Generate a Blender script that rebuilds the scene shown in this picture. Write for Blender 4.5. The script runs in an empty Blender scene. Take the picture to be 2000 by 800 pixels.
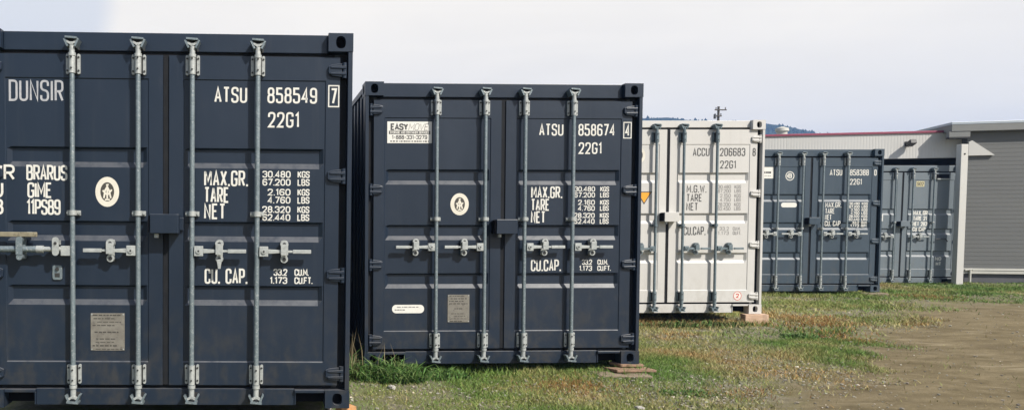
import bpy, math, random
import numpy as np
from mathutils import Matrix, Vector

# ------------------------------------------------------------------ camera, sky, sun, exposure
sc = bpy.context.scene
C = sc.collection
EYE = Vector((0.0, 0.0, 1.30))
PITCH, ROLL, FPX, CX, CY = 0.0440, 0.0012, 1500.0, 541.6, 522.4      # solved from the photograph
cd = bpy.data.cameras.new('camera')
cam = bpy.data.objects.new('camera', cd); C.objects.link(cam)
CAMR = Matrix.Rotation(-PITCH, 3, 'X') @ Matrix.Rotation(-ROLL, 3, 'Y')
cam.matrix_world = Matrix.Translation(EYE) @ (CAMR @ Matrix.Rotation(math.radians(90), 3, 'X')).to_4x4()
cd.sensor_width = 36.0
cd.lens = 36.0 * FPX / 2000.0
cd.shift_x = (1000 - CX) / 2000.0
cd.shift_y = (CY - 400) / 2000.0
cd.clip_start = 0.05; cd.clip_end = 5000
sc.camera = cam

SUNDIR = Vector((0.85, -1.0, 1.22)).normalized()                     # from the scene towards the sun
SUN_EL = math.asin(SUNDIR.z); SUN_ROT = math.atan2(SUNDIR.x, SUNDIR.y)
w = bpy.data.worlds.new('World'); sc.world = w; w.use_nodes = True
nt = w.node_tree; N = nt.nodes; L = nt.links
bg = N['Background']; bg.inputs['Strength'].default_value = 0.10
sky = N.new('ShaderNodeTexSky'); sky.sky_type = 'NISHITA'; sky.sun_disc = False
sky.sun_elevation = SUN_EL; sky.sun_rotation = SUN_ROT; sky.dust_density = 1.5
tc = N.new('ShaderNodeTexCoord')

def wn(t, **k):
    n = N.new(t)
    for a, b in k.items(): setattr(n, a, b)
    return n
def wmap(sock, a, b, c, d):
    m = wn('ShaderNodeMapRange', interpolation_type='SMOOTHSTEP')
    m.inputs[1].default_value = a; m.inputs[2].default_value = b; m.inputs[3].default_value = c; m.inputs[4].default_value = d
    L.new(sock, m.inputs[0]); return m.outputs[0]
# a thin bright bank of cloud fills the sky ahead, open blue sky behind the viewer
dotn = wn('ShaderNodeVectorMath', operation='DOT_PRODUCT'); dotn.inputs[1].default_value = Vector((0.35, 0.93, 0.15)).normalized()
L.new(tc.outputs['Generated'], dotn.inputs[0])
bank = wmap(dotn.outputs['Value'], 0.05, 0.5, 0.0, 1.0)
mp = wn('ShaderNodeMapping'); mp.inputs['Scale'].default_value = (1.0, 1.0, 4.2); L.new(tc.outputs['Generated'], mp.inputs['Vector'])
n1 = wn('ShaderNodeTexNoise'); n1.inputs['Scale'].default_value = 3.4; n1.inputs['Detail'].default_value = 7; n1.inputs['Roughness'].default_value = 0.5
n1.inputs['Distortion'].default_value = 0.5
L.new(mp.outputs[0], n1.inputs['Vector'])
rmp = wn('ShaderNodeValToRGB'); L.new(n1.outputs['Fac'], rmp.inputs[0])
cr = rmp.color_ramp
cr.elements[0].position = 0.34; cr.elements[0].color = (0.875, 0.825, 0.745, 1)
cr.elements[1].position = 0.56; cr.elements[1].color = (0.92, 0.865, 0.775, 1)
e = cr.elements.new(0.68); e.color = (0.95, 0.89, 0.79, 1)
# one soft grey cloud high on the left
blob = wn('ShaderNodeVectorMath', operation='DOT_PRODUCT')
blob.inputs[1].default_value = Vector((-0.36, 1.0, 0.31)).normalized(); L.new(tc.outputs['Generated'], blob.inputs[0])
bm = wmap(blob.outputs['Value'], 0.9895, 0.9940, 0.0, 0.85)
mx0 = wn('ShaderNodeMix', data_type='RGBA'); L.new(bm, mx0.inputs[0]); L.new(rmp.outputs[0], mx0.inputs[6]); mx0.inputs[7].default_value = (0.655, 0.675, 0.705, 1)
sc10 = wn('ShaderNodeVectorMath', operation='SCALE'); sc10.inputs['Scale'].default_value = 10.0; L.new(mx0.outputs[2], sc10.inputs[0])
mx = wn('ShaderNodeMix', data_type='RGBA'); L.new(bank, mx.inputs[0]); L.new(sky.outputs[0], mx.inputs[6]); L.new(sc10.outputs[0], mx.inputs[7])
L.new(mx.outputs[2], bg.inputs['Color'])

sd = bpy.data.lights.new('sun', 'SUN'); sd.energy = 4.8; sd.angle = math.radians(0.6); sd.color = (1.0, 0.95, 0.87)
sun = bpy.data.objects.new('sun', sd); C.objects.link(sun); sun.rotation_euler = SUNDIR.to_track_quat('Z', 'Y').to_euler()
sun.location = (10, -10, 20)
sc.view_settings.view_transform = 'Standard'; sc.view_settings.look = 'None'
sc.view_settings.exposure = 0.30; sc.view_settings.gamma = 1.0
sc.cycles.max_bounces = 8
random.seed(7)

# ------------------------------------------------------------------ measuring helpers
def ray(px, py):
    return CAMR @ Vector(((px - CX) / FPX, 1.0, -(py - CY) / FPX))
def at(px, py, Y):
    d = ray(px, py); return EYE + d * (Y / d.y)
def on_plane(px, py, P, n):
    d = ray(px, py); return EYE + d * ((P - EYE).dot(n) / d.dot(n))
GY = [-2000, 0, 5, 6.7, 9.8, 13.3, 16, 22, 60, 3000]
GZ = [-0.0, 0.0, 0.02, 0.075, 0.155, 0.25, 0.265, 0.27, 0.27, 0.27]
def ground_z(x, y):
    x = np.asarray(x, float); y = np.asarray(y, float)
    z = np.interp(y, GY, GZ)
    near = np.exp(-((y - 9) / 14) ** 2)
    z = z + near * (0.012 * np.sin(x * 2.1 + 0.7 * y) * np.sin(y * 1.7 - 0.4 * x) + 0.006 * np.sin(x * 5.3 + 1.1) * np.sin(y * 4.7 + x))
    return z
def gz(x, y): return float(ground_z(x, y))

# ------------------------------------------------------------------ materials
def mat(name, col, rough=0.6, metal=0.0, spec=0.5, var=None, vscale=3.0, bump=0.0, bscale=60.0, var2=None, v2scale=30.0, v2lo=0.55, v2hi=0.7, stretch=None, coat=0.0, wear_sheen=None):
    m = bpy.data.materials.new(name); m.use_nodes = True
    t = m.node_tree; b = t.nodes['Principled BSDF']
    b.inputs['Base Color'].default_value = (*col, 1); b.inputs['Roughness'].default_value = rough
    b.inputs['Metallic'].default_value = metal; b.inputs['Specular IOR Level'].default_value = spec
    if coat: b.inputs['Coat Weight'].default_value = coat
    g = t.nodes.new('ShaderNodeNewGeometry'); src = g.outputs['Position']
    if stretch:
        mpn = t.nodes.new('ShaderNodeMapping'); mpn.inputs['Scale'].default_value = stretch; t.links.new(src, mpn.inputs[0]); ssrc = mpn.outputs[0]
    else: ssrc = src
    cur = None
    if var:
        n = t.nodes.new('ShaderNodeTexNoise'); n.inputs['Scale'].default_value = vscale; n.inputs['Detail'].default_value = 8; n.inputs['Roughness'].default_value = 0.62
        t.links.new(ssrc, n.inputs['Vector'])
        mr = t.nodes.new('ShaderNodeMapRange'); mr.inputs[1].default_value = 0.3; mr.inputs[2].default_value = 0.7; t.links.new(n.outputs['Fac'], mr.inputs[0])
        mxn = t.nodes.new('ShaderNodeMix'); mxn.data_type = 'RGBA'; t.links.new(mr.outputs[0], mxn.inputs[0])
        mxn.inputs[6].default_value = (*col, 1); mxn.inputs[7].default_value = (*var, 1); cur = mxn.outputs[2]
        rr = t.nodes.new('ShaderNodeMapRange'); rr.inputs[3].default_value = rough - 0.08; rr.inputs[4].default_value = min(1, rough + 0.1)
        t.links.new(n.outputs['Fac'], rr.inputs[0]); t.links.new(rr.outputs[0], b.inputs['Roughness'])
    if var2:
        n = t.nodes.new('ShaderNodeTexNoise'); n.inputs['Scale'].default_value = v2scale; n.inputs['Detail'].default_value = 6; n.inputs['Roughness'].default_value = 0.7
        t.links.new(src, n.inputs['Vector'])
        mr = t.nodes.new('ShaderNodeMapRange'); mr.inputs[1].default_value = v2lo; mr.inputs[2].default_value = v2hi; t.links.new(n.outputs['Fac'], mr.inputs[0])
        mxn = t.nodes.new('ShaderNodeMix'); mxn.data_type = 'RGBA'; t.links.new(mr.outputs[0], mxn.inputs[0])
        if cur: t.links.new(cur, mxn.inputs[6])
        else: mxn.inputs[6].default_value = (*col, 1)
        mxn.inputs[7].default_value = (*var2, 1); cur = mxn.outputs[2]
    if wear_sheen:                                                          # pale dusty run-down streaks, rust specks, mud splashed along the foot, sheen painted on ledges
        def layer(scale, vec, lo, hi, colr, amt, mask=None):
            nonlocal cur
            mpn = t.nodes.new('ShaderNodeMapping'); mpn.inputs['Scale'].default_value = vec; t.links.new(src, mpn.inputs[0])
            n = t.nodes.new('ShaderNodeTexNoise'); n.inputs['Scale'].default_value = scale; n.inputs['Detail'].default_value = 7; n.inputs['Roughness'].default_value = 0.65; t.links.new(mpn.outputs[0], n.inputs['Vector'])
            mr = t.nodes.new('ShaderNodeMapRange'); mr.interpolation_type = 'SMOOTHSTEP'; mr.inputs[1].default_value = lo; mr.inputs[2].default_value = hi; mr.inputs[4].default_value = amt; t.links.new(n.outputs['Fac'], mr.inputs[0]); f = mr.outputs[0]
            if mask is not None:
                k = t.nodes.new('ShaderNodeMath'); k.operation = 'MULTIPLY'; t.links.new(f, k.inputs[0]); t.links.new(mask, k.inputs[1]); f = k.outputs[0]
            mxn = t.nodes.new('ShaderNodeMix'); mxn.data_type = 'RGBA'; t.links.new(f, mxn.inputs[0]); t.links.new(cur, mxn.inputs[6]); mxn.inputs[7].default_value = (*colr, 1); cur = mxn.outputs[2]
        layer(16, (1, 1, .05), .55, .75, wear_sheen[0], .35)
        layer(6, (1, 1, .6), .60, .80, wear_sheen[0], .30)
        layer(38, (1, 1, .8), .70, .76, wear_sheen[1], .75)
        sp = t.nodes.new('ShaderNodeSeparateXYZ'); t.links.new(src, sp.inputs[0])
        zm = t.nodes.new('ShaderNodeMapRange'); zm.inputs[1].default_value = .25; zm.inputs[2].default_value = 1.0; zm.inputs[3].default_value = 1.0; zm.inputs[4].default_value = 0.0; t.links.new(sp.outputs['Z'], zm.inputs[0])
        layer(11, (1, 1, .7), .42, .70, wear_sheen[2], .5, zm.outputs[0])
        sn = t.nodes.new('ShaderNodeSeparateXYZ'); t.links.new(g.outputs['True Normal'], sn.inputs[0])   # upward faces tinted paler: sky sheen on ledges put into the paint colour
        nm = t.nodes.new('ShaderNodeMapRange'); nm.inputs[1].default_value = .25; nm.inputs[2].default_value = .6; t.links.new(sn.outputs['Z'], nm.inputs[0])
        layer(13, (1, 1, 1), .15, .60, wear_sheen[3], .75, nm.outputs[0])
    if cur: t.links.new(cur, b.inputs['Base Color'])
    if bump:
        n = t.nodes.new('ShaderNodeTexNoise'); n.inputs['Scale'].default_value = bscale; n.inputs['Detail'].default_value = 4; t.links.new(src, n.inputs['Vector'])
        bp = t.nodes.new('ShaderNodeBump'); bp.inputs['Strength'].default_value = bump; bp.inputs['Distance'].default_value = 0.01
        t.links.new(n.outputs['Fac'], bp.inputs['Height']); t.links.new(bp.outputs[0], b.inputs['Normal'])
    return m
ST = (1.0, 1.0, 0.35)
M = {}
M['navy'] = mat('navy_paint', (0.0085, 0.0170, 0.0325), 0.38, spec=.45, var=(0.0130, 0.0225, 0.0400), vscale=2.2, stretch=ST, var2=(0.06, 0.062, 0.07), v2scale=55, v2lo=0.66, v2hi=0.8, bump=0.16, bscale=7, wear_sheen=((.034, .040, .052), (.09, .045, .026), (.060, .053, .043), (.115, .118, .125)))
M['bluegrey'] = mat('blue_grey_paint', (0.032, 0.052, 0.074), 0.45, var=(0.041, 0.063, 0.086), vscale=2.5, stretch=ST, var2=(0.10, 0.10, 0.10), v2scale=40, v2lo=0.68, v2hi=0.8, bump=0.16, bscale=7, wear_sheen=((.075, .088, .105), (.11, .055, .03), (.09, .08, .065), (.17, .18, .19)))
M['faded'] = mat('faded_blue_grey_paint', (0.125, 0.155, 0.178), 0.5, var=(0.150, 0.176, 0.194), vscale=2.5, stretch=ST, var2=(0.14, 0.12, 0.11), v2scale=20, v2lo=0.6, v2hi=0.8, bump=0.2, bscale=7, wear_sheen=((.19, .205, .22), (.15, .075, .04), (.12, .105, .085), (.22, .225, .23)))
M['white'] = mat('off_white_paint', (0.57, 0.555, 0.525), 0.5, var=(0.53, 0.515, 0.485), vscale=2.5, stretch=ST, var2=(0.40, 0.36, 0.30), v2scale=30, v2lo=0.64, v2hi=0.85, bump=0.12, bscale=7, wear_sheen=((.46, .44, .41), (.28, .15, .08), (.40, .37, .32), (.56, .55, .53)))
M['rubber'] = mat('black_rubber', (0.009, 0.010, 0.013), 0.8, spec=0.2, var=(0.018, 0.019, 0.021), vscale=12)
M['hole'] = mat('dark_inside', (0.006, 0.006, 0.008), 0.9, spec=0.1)
M['zinc'] = mat('galvanised_steel', (0.22, 0.265, 0.285), 0.42, 0.35, var=(0.14, 0.175, 0.19), vscale=26, var2=(0.46, 0.48, 0.47), v2scale=70, v2lo=0.55, v2hi=0.7, bump=0.25, bscale=90)
M['zinc_bright'] = mat('bright_galvanised_steel', (0.46, 0.475, 0.455), 0.5, 0.2, var=(0.30, 0.32, 0.315), vscale=30, var2=(0.16, 0.15, 0.13), v2scale=60, v2lo=0.62, v2hi=0.75, bump=0.2, bscale=80)
M['zinc_dull'] = mat('dull_weathered_zinc', (0.17, 0.215, 0.235), 0.55, 0.2, var=(0.10, 0.135, 0.15), vscale=26, var2=(0.32, 0.35, 0.35), v2scale=60, v2lo=0.58, v2hi=0.72)
M['brass'] = mat('tarnished_zinc_yellow', (.36, .32, .22), 0.5, 0.3, var=(.22, .19, .13), vscale=20, var2=(.10, .085, .06), v2scale=50, v2lo=.55, v2hi=.75)
M['bolt'] = mat('dark_bolt', (0.03, 0.03, 0.03), 0.6)
M['ink_white'] = mat('white_lettering', (0.70, 0.69, 0.64), 0.6, var=(0.60, 0.58, 0.52), vscale=25)
M['ink_black'] = mat('black_lettering', (0.045, 0.045, 0.045), 0.6, var=(0.08, 0.08, 0.08), vscale=25)
M['ink_faded'] = mat('faded_black_lettering', (0.22, 0.21, 0.20), 0.6)
M['ink_ghost'] = mat('worn_white_lettering', (0.46, 0.46, 0.47), 0.6, var=(0.30, 0.31, 0.34), vscale=30)
M['sticker'] = mat('white_sticker', (0.74, 0.73, 0.68), 0.5, var=(0.68, 0.66, 0.60), vscale=14)
M['cream_sticker'] = mat('cream_sticker', (0.72, 0.68, 0.58), 0.5, var=(0.62, 0.58, 0.49), vscale=14)
M['orange_sticker'] = mat('orange_sticker', (0.80, 0.36, 0.03), 0.5)
M['yellow_sticker'] = mat('yellow_sticker', (0.62, 0.55, 0.30), 0.5)
M['red_ink'] = mat('red_ink', (0.55, 0.06, 0.04), 0.5)
M['plate'] = mat('weathered_aluminium_plate', (0.17, 0.155, 0.13), 0.5, 0.2, var=(0.25, 0.235, 0.20), vscale=18, var2=(0.11, 0.10, 0.09), v2scale=45)
M['plate_ink'] = mat('etched_lettering', (0.055, 0.05, 0.042), 0.6)

# ------------------------------------------------------------------ mesh builder
class MB:
    def __init__(s): s.v = []; s.f = []; s.m = []; s.mats = []; s.sm = []
    def mi(s, m):
        if m not in s.mats: s.mats.append(m)
        return s.mats.index(m)
    def add(s, vs, fs, m, smooth=False):
        o = len(s.v); s.v += [tuple(p) for p in vs]; k = s.mi(m)
        for f in fs: s.f.append(tuple(i + o for i in f)); s.m.append(k); s.sm.append(smooth)
    def box(s, x0, x1, y0, y1, z0, z1, m, rot=None, piv=None):
        p = [Vector((x, y, z)) for z in (z0, z1) for y in (y0, y1) for x in (x0, x1)]
        if rot is not None:
            pv = Vector(piv) if piv else Vector(((x0 + x1) / 2, (y0 + y1) / 2, (z0 + z1) / 2))
            p = [rot @ (q - pv) + pv for q in p]
        s.add(p, [(0, 2, 3, 1), (4, 5, 7, 6), (0, 1, 5, 4), (2, 6, 7, 3), (0, 4, 6, 2), (1, 3, 7, 5)], m)
    def cyl(s, a, b, r, m, n=14, r2=None, smooth=True):
        a, b = Vector(a), Vector(b); d = (b - a).normalized(); r2 = r if r2 is None else r2
        u = d.orthogonal().normalized(); v = d.cross(u)
        ps = []
        for c, rr in ((a, r), (b, r2)):
            for k in range(n):
                t = 2 * math.pi * k / n; ps.append(c + (u * math.cos(t) + v * math.sin(t)) * rr)
        s.add(ps, [(k, (k + 1) % n, n + (k + 1) % n, n + k) for k in range(n)], m, smooth)
        s.add(ps[:n], [tuple(range(n - 1, -1, -1))], m); s.add(ps[n:], [tuple(range(n))], m)
    def prism(s, poly, y0, y1, m):                                    # polygon in xz, extruded along y
        n = len(poly); ps = [(x, y0, z) for x, z in poly] + [(x, y1, z) for x, z in poly]
        s.add(ps, [tuple(range(n)), tuple(range(2 * n - 1, n - 1, -1))] + [(k, n + k, n + (k + 1) % n, (k + 1) % n) for k in range(n)], m)
    def flat(s, poly, y, m): s.add([(x, y, z) for x, z in poly], [tuple(range(len(poly)))], m)
    def build(s, name, parent=None, bevel=0.0):
        me = bpy.data.meshes.new(name); me.from_pydata(s.v, [], s.f)
        for m in s.mats: me.materials.append(M[m] if isinstance(m, str) else m)
        me.polygons.foreach_set('material_index', s.m); me.polygons.foreach_set('use_smooth', s.sm); me.update()
        o = bpy.data.objects.new(name, me); C.objects.link(o)
        if parent is not None: o.parent = parent
        if bevel:
            b = o.modifiers.new('edges', 'BEVEL'); b.width = bevel; b.segments = 2; b.limit_method = 'ANGLE'; b.angle_limit = math.radians(40)
        return o
def tag(o, label=None, cat=None, group=None, kind=None):
    if label: o['label'] = label
    if cat: o['category'] = cat
    if group: o['group'] = group
    if kind: o['kind'] = kind
    return o
def empty(name, label, cat, group=None, mw=None):
    o = bpy.data.objects.new(name, None); C.objects.link(o); o.empty_display_size = 0.3
    if mw is not None: o.matrix_world = mw
    return tag(o, label, cat, group)

# ------------------------------------------------------------------ lettering (stroke alphabet of my own)
r_ = 1
G = {
 'A': (1, [[(0,0),(.5,1),(1,0)], [(.18,.3),(.82,.3)]]), 'B': (1, [[(0,0),(0,1),(.95,1,r_),(.95,.53,r_),(.05,.53)], [(.3,.53),(1,.53,r_),(1,0,r_),(0,0)]]),
 'C': (1, [[(1,.7),(1,1,r_),(0,1,r_),(0,0,r_),(1,0,r_),(1,.3)]]), 'D': (1, [[(0,0),(0,1),(1,1,r_),(1,0,r_),'c']]),
 'E': (.9, [[(1,1),(0,1),(0,0),(1,0)], [(0,.52),(.8,.52)]]), 'F': (.9, [[(1,1),(0,1),(0,0)], [(0,.52),(.8,.52)]]),
 'G': (1, [[(1,.74),(1,1,r_),(0,1,r_),(0,0,r_),(1,0,r_),(1,.46),(.55,.46)]]), 'H': (1, [[(0,0),(0,1)], [(1,0),(1,1)], [(0,.5),(1,.5)]]),
 'I': (.05, [[(.5,0),(.5,1)]]), 'J': (.8, [[(1,1),(1,0,r_),(0,0,r_),(0,.3)]]), 'K': (1, [[(0,0),(0,1)], [(1,1),(0,.38)], [(.33,.58),(1,0)]]),
 'L': (.85, [[(0,1),(0,0),(1,0)]]), 'M': (1.25, [[(0,0),(0,1),(.5,.3),(1,1),(1,0)]]), 'N': (1, [[(0,0),(0,1),(1,0),(1,1)]]),
 'O': (1, [[(0,0,r_),(0,1,r_),(1,1,r_),(1,0,r_),'c']]), 'P': (1, [[(0,0),(0,1),(1,1,r_),(1,.45,r_),(0,.45)]]),
 'R': (1, [[(0,0),(0,1),(1,1,r_),(1,.47,r_),(0,.47)], [(.5,.47),(1,0)]]),
 'S': (1, [[(1,.74),(1,1,r_),(0,1,r_),(0,.55,r_),(1,.48,r_),(1,0,r_),(0,0,r_),(0,.26)]]), 'T': (.95, [[(0,1),(1,1)], [(.5,1),(.5,0)]]),
 'U': (1, [[(0,1),(0,0,r_),(1,0,r_),(1,1)]]), 'V': (1, [[(0,1),(.5,0),(1,1)]]), 'W': (1.4, [[(0,1),(.25,0),(.5,.8),(.75,0),(1,1)]]),
 'X': (1, [[(0,0),(1,1)], [(0,1),(1,0)]]), 'Y': (1, [[(0,1),(.5,.48),(1,1)], [(.5,.48),(.5,0)]]),
 '0': (1, [[(0,0,r_),(0,1,r_),(1,1,r_),(1,0,r_),'c']]), '1': (.45, [[(0,.8),(.8,1),(.8,0)]]),
 '2': (1, [[(0,.7),(0,1,r_),(1,1,r_),(1,.58,r_),(0,0),(1,0)]]), '3': (1, [[(0,.76),(0,1,r_),(1,1,r_),(1,.53,r_),(.4,.53)], [(.5,.53),(1,.53,r_),(1,0,r_),(0,0,r_),(0,.25)]]),
 '4': (1, [[(.75,0),(.75,1),(0,.28),(1,.28)]]), '5': (1, [[(1,1),(.04,1),(.04,.6),(1,.6,r_),(1,0,r_),(0,0,r_),(0,.25)]]),
 '6': (1, [[(1,.78),(1,1,r_),(0,1,r_),(0,0,r_),(1,0,r_),(1,.57,r_),(0,.57)]]), '7': (1, [[(0,1),(1,1),(.35,0)]]),
 '8': (1, [[(.05,1,r_),(.95,1,r_),(.95,.53,r_),(.05,.53,r_),'c'], [(0,.53,r_),(1,.53,r_),(1,0,r_),(0,0,r_),'c']]),
 '9': (1, [[(0,.22),(0,0,r_),(1,0,r_),(1,1,r_),(0,1,r_),(0,.43,r_),(1,.43)]]),
 '.': (.05, [[(.5,-.06),(.5,.09)]]), '-': (.7, [[(0,.48),(1,.48)]]), ' ': (.55, []),
}
def ribbon(mb, pts, t, y, m, closed=False):
    P = [Vector(p) for p in pts]; n = len(P)
    if n < 2: return
    Lf, Rt = [], []
    for i in range(n):
        a = P[i - 1] if (i > 0 or closed) else None; b = P[(i + 1) % n] if (i < n - 1 or closed) else None
        d0 = (P[i] - a).normalized() if a is not None else None; d1 = (b - P[i]).normalized() if b is not None else None
        if d0 is None: d0 = d1
        if d1 is None: d1 = d0
        n0 = Vector((-d0.y, d0.x)); n1 = Vector((-d1.y, d1.x)); mm = n0 + n1
        if mm.length < 0.3: mm = n0
        mm.normalize(); k = t / 2 / max(0.5, mm.dot(n0))
        Lf.append(P[i] + mm * k); Rt.append(P[i] - mm * k)
    vs = [(p.x, y, p.y) for p in Lf] + [(p.x, y, p.y) for p in Rt]
    mb.add(vs, [(i, (i + 1) % n, n + (i + 1) % n, n + i) for i in range(n if closed else n - 1)], m)
def fillet(pts, rad, closed):
    out = []; n = len(pts)
    for i, p in enumerate(pts):
        v = Vector(p[:2])
        if len(p) > 2 and (closed or 0 < i < n - 1):
            a = Vector(pts[i - 1][:2]); b = Vector(pts[(i + 1) % n][:2])
            ra = min(rad, (a - v).length * 0.499); rb = min(rad, (b - v).length * 0.499)
            p0 = v + (a - v).normalized() * ra; p1 = v + (b - v).normalized() * rb
            for k in range(5):
                u = k / 4; out.append(p0 * (1 - u) ** 2 + v * 2 * u * (1 - u) + p1 * u * u)
        else: out.append(v)
    return out
def text(mb, s, x0, x1, z0, z1, y, m, t=0.125, gap=0.62, slant=0.0):
    h = z1 - z0; th = t * h; x0 += th / 2; x1 -= th / 2; z0 += th / 2; z1 -= th / 2
    adv = sum(G[c][0] for c in s) + gap * (len(s) - 1)
    k = (x1 - x0) / adv; x = x0
    for c in s:
        wd, strokes = G[c]
        for j, st in enumerate(strokes):
            closed = st[-1] == 'c'; st = st[:-1] if closed else st
            pts = [((x + p[0] * wd * k + slant * p[1] * h), z0 + p[1] * (z1 - z0), *p[2:]) for p in st]
            ribbon(mb, fillet(pts, min(0.30 * h, 0.5 * wd * k), closed), th, y - 0.0002 * j, m, closed)
        x += (wd + gap) * k
def ellipse(cx, cz, a, b, n=28): return [(cx + a * math.cos(2 * math.pi * i / n), cz + b * math.sin(2 * math.pi * i / n)) for i in range(n)]
def rrect(x0, x1, z0, z1, r, n=6):
    out = []
    for cx, cz, a0 in ((x1 - r, z1 - r, 0), (x0 + r, z1 - r, 90), (x0 + r, z0 + r, 180), (x1 - r, z0 + r, 270)):
        for i in range(n + 1):
            a = math.radians(a0 + 90 * i / n); out.append((cx + r * math.cos(a), cz + r * math.sin(a)))
    return out

# ------------------------------------------------------------------ shipping container
WH, H, LEN = 1.219, 2.46, 6.06
YD = 0.032                                  # door face behind the front plane of the castings
YH = 0.052                                  # header face
def holed(mb, o, u, v, nrm, wd, hg, a, b, dep, m, n=20):
    o, u, v, nrm = Vector(o), Vector(u), Vector(v), Vector(nrm)
    A = sorted(set([2 * math.pi * i / n for i in range(n)] + [math.atan2(sy * hg, sx * wd) % (2 * math.pi) for sx in (1, -1) for sy in (1, -1)])); n = len(A)
    outer, inner, deep = [], [], []
    for t in A:
        c, s = math.cos(t), math.sin(t)
        k = min((wd / 2) / abs(c) if abs(c) > 1e-6 else 9, (hg / 2) / abs(s) if abs(s) > 1e-6 else 9)
        outer.append(o + u * c * k + v * s * k)
        se = (abs(c / a) ** 2.6 + abs(s / b) ** 2.6) ** (-1 / 2.6)
        inner.append(o + u * c * se + v * s * se); deep.append(inner[-1] - nrm * dep)
    mb.add(outer + inner, [(i, (i + 1) % n, n + (i + 1) % n, n + i) for i in range(n)], m)
    mb.add(inner + deep, [(i, (i + 1) % n, n + (i + 1) % n, n + i) for i in range(n)], m)
    mb.add(deep, [tuple(range(n))], 'hole')
def casting(sx, z0, z1, y0, y1, front, paint):
    """one corner casting: box with an oval aperture in its end and in its outer side"""
    mb = MB(); xo = sx * (WH + 0.002); xi = sx * (WH - 0.160); cx, cy, cz = (xo + xi) / 2, (y0 + y1) / 2, (z0 + z1) / 2
    wx, wy, wz = abs(xo - xi), y1 - y0, z1 - z0
    yf, yb = (y0, y1) if front else (y1, y0)
    holed(mb, (cx, yf, cz), (1, 0, 0), (0, 0, 1), (0, -1 if front else 1, 0), wx, wz, 0.032, 0.040, 0.05, paint)
    holed(mb, (xo, cy, cz), (0, 1, 0), (0, 0, 1), (sx, 0, 0), wy, wz, 0.036, 0.038, 0.05, paint)
    a, b = min(xo, xi), max(xo, xi)
    mb.add([(a, y0, z0), (b, y0, z0), (b, y1, z0), (a, y1, z0), (a, y0, z1), (b, y0, z1), (b, y1, z1), (a, y1, z1)], [(0, 3, 2, 1), (4, 5, 6, 7)], paint)
    mb.add([(xi, y0, z0), (xi, y1, z0), (xi, y1, z1), (xi, y0, z1)], [(0, 1, 2, 3)], paint)
    mb.add([(a, yb, z0), (b, yb, z0), (b, yb, z1), (a, yb, z1)], [(0, 1, 2, 3)], paint)
    return mb
def door_field(x0, x1, xp0, xp1, z0, z1, zp0, zp1, ribs, paint):
    """door leaf: flat frame, slightly sunk panel, horizontal pressed channels"""
    xs = [(x0, 0, 0), (xp0, 0, 0), (xp0 + .006, 1, 0), (xp0 + .012, 1, 0), (xp0 + .040, 1, 1), (xp1 - .040, 1, 1), (xp1 - .012, 1, 0), (xp1 - .006, 1, 0), (xp1, 0, 0), (x1, 0, 0)]
    zs = [(z0, 0, 0), (zp0, 0, 0), (zp0 + .008, 1, 0)]
    for zt in sorted(ribs): zs += [(zt - .132, 1, 0), (zt - .096, 1, 1), (zt - .012, 1, 1), (zt, 1, 0)]
    zs += [(zp1 - .006, 1, 0), (zp1, 0, 0), (z1, 0, 0)]
    mb = MB(); nx, nz = len(xs), len(zs)
    vs = [(x, YD + .006 * a * c + .023 * b * d, z) for z, c, d in zs for x, a, b in xs]
    mb.add(vs, [(j * nx + i, j * nx + i + 1, (j + 1) * nx + i + 1, (j + 1) * nx + i) for j in range(nz - 1) for i in range(nx - 1)], paint)
    yb = YD + .06
    mb.add([(x0, YD, z0), (x1, YD, z0), (x1, YD, z1), (x0, YD, z1), (x0, yb, z0), (x1, yb, z0), (x1, yb, z1), (x0, yb, z1)],
           [(0, 4, 5, 1), (1, 5, 6, 2), (2, 6, 7, 3), (3, 7, 4, 0), (4, 7, 6, 5)], paint)
    return mb
def guide_bracket(xr, z0, z1, m):
    mb = MB()
    for s in (-1, 1):
        mb.prism(rrect(xr + s * .0365 - .0095, xr + s * .0365 + .0095, z0, z1, .009, 3), YD - .018, YD - .001, m)
        for z in (z0 + .022, z1 - .022): mb.cyl((xr + s * .0365, YD - .023, z), (xr + s * .0365, YD - .017, z), .0065, 'bolt', 8)
    yc = YD - .047
    mb.cyl((xr, yc, z0), (xr, yc, z1), .0215, m, 14)
    mb.box(xr - .0278, xr + .0278, YD - .012, YD - .001, z0 + .006, z1 - .006, 'bolt')
    for z in (z0 + .03, z1 - .03): mb.cyl((xr, yc - .027, z), (xr, yc - .018, z), .006, 'bolt', 8)
    return mb
def small_bracket(xr, z, m):
    mb = MB(); yc = YD - .047
    mb.box(xr - .045, xr + .045, YD - .014, YD - .001, z - .016, z + .016, m)
    mb.cyl((xr, yc, z - .016), (xr, yc, z + .016), .026, m, 12)
    for s in (-1, 1): mb.cyl((xr + s * .036, YD - .024, z), (xr + s * .036, YD - .013, z), .009, m, 8)
    return mb
def bar_mesh(xr, z0, z1, m, mend):
    mb = MB(); yc = YD - .047
    mb.cyl((xr, yc, z0 + .03), (xr, yc, z1 - .03), .0165, m, 16)
    for z, d in ((z0, 1), (z1, -1)):                                  # cams: a hub with two hooked fingers
        mb.cyl((xr, yc, z + d * .01), (xr, yc, z + d * .078), .0185, mend, 12)
        mb.cyl((xr, yc, z + d * .078), (xr, yc, z + d * .098), .025, mend, 12)
        for s in (-1, 1):
            mb.box(xr + s * .017 - .019, xr + s * .017 + .019, yc - .020, yc + .012, z + d * .014 - .007, z + d * .014 + .007, mend, Matrix.Rotation(s * d * 0.55, 3, 'Y'))
    return mb
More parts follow.
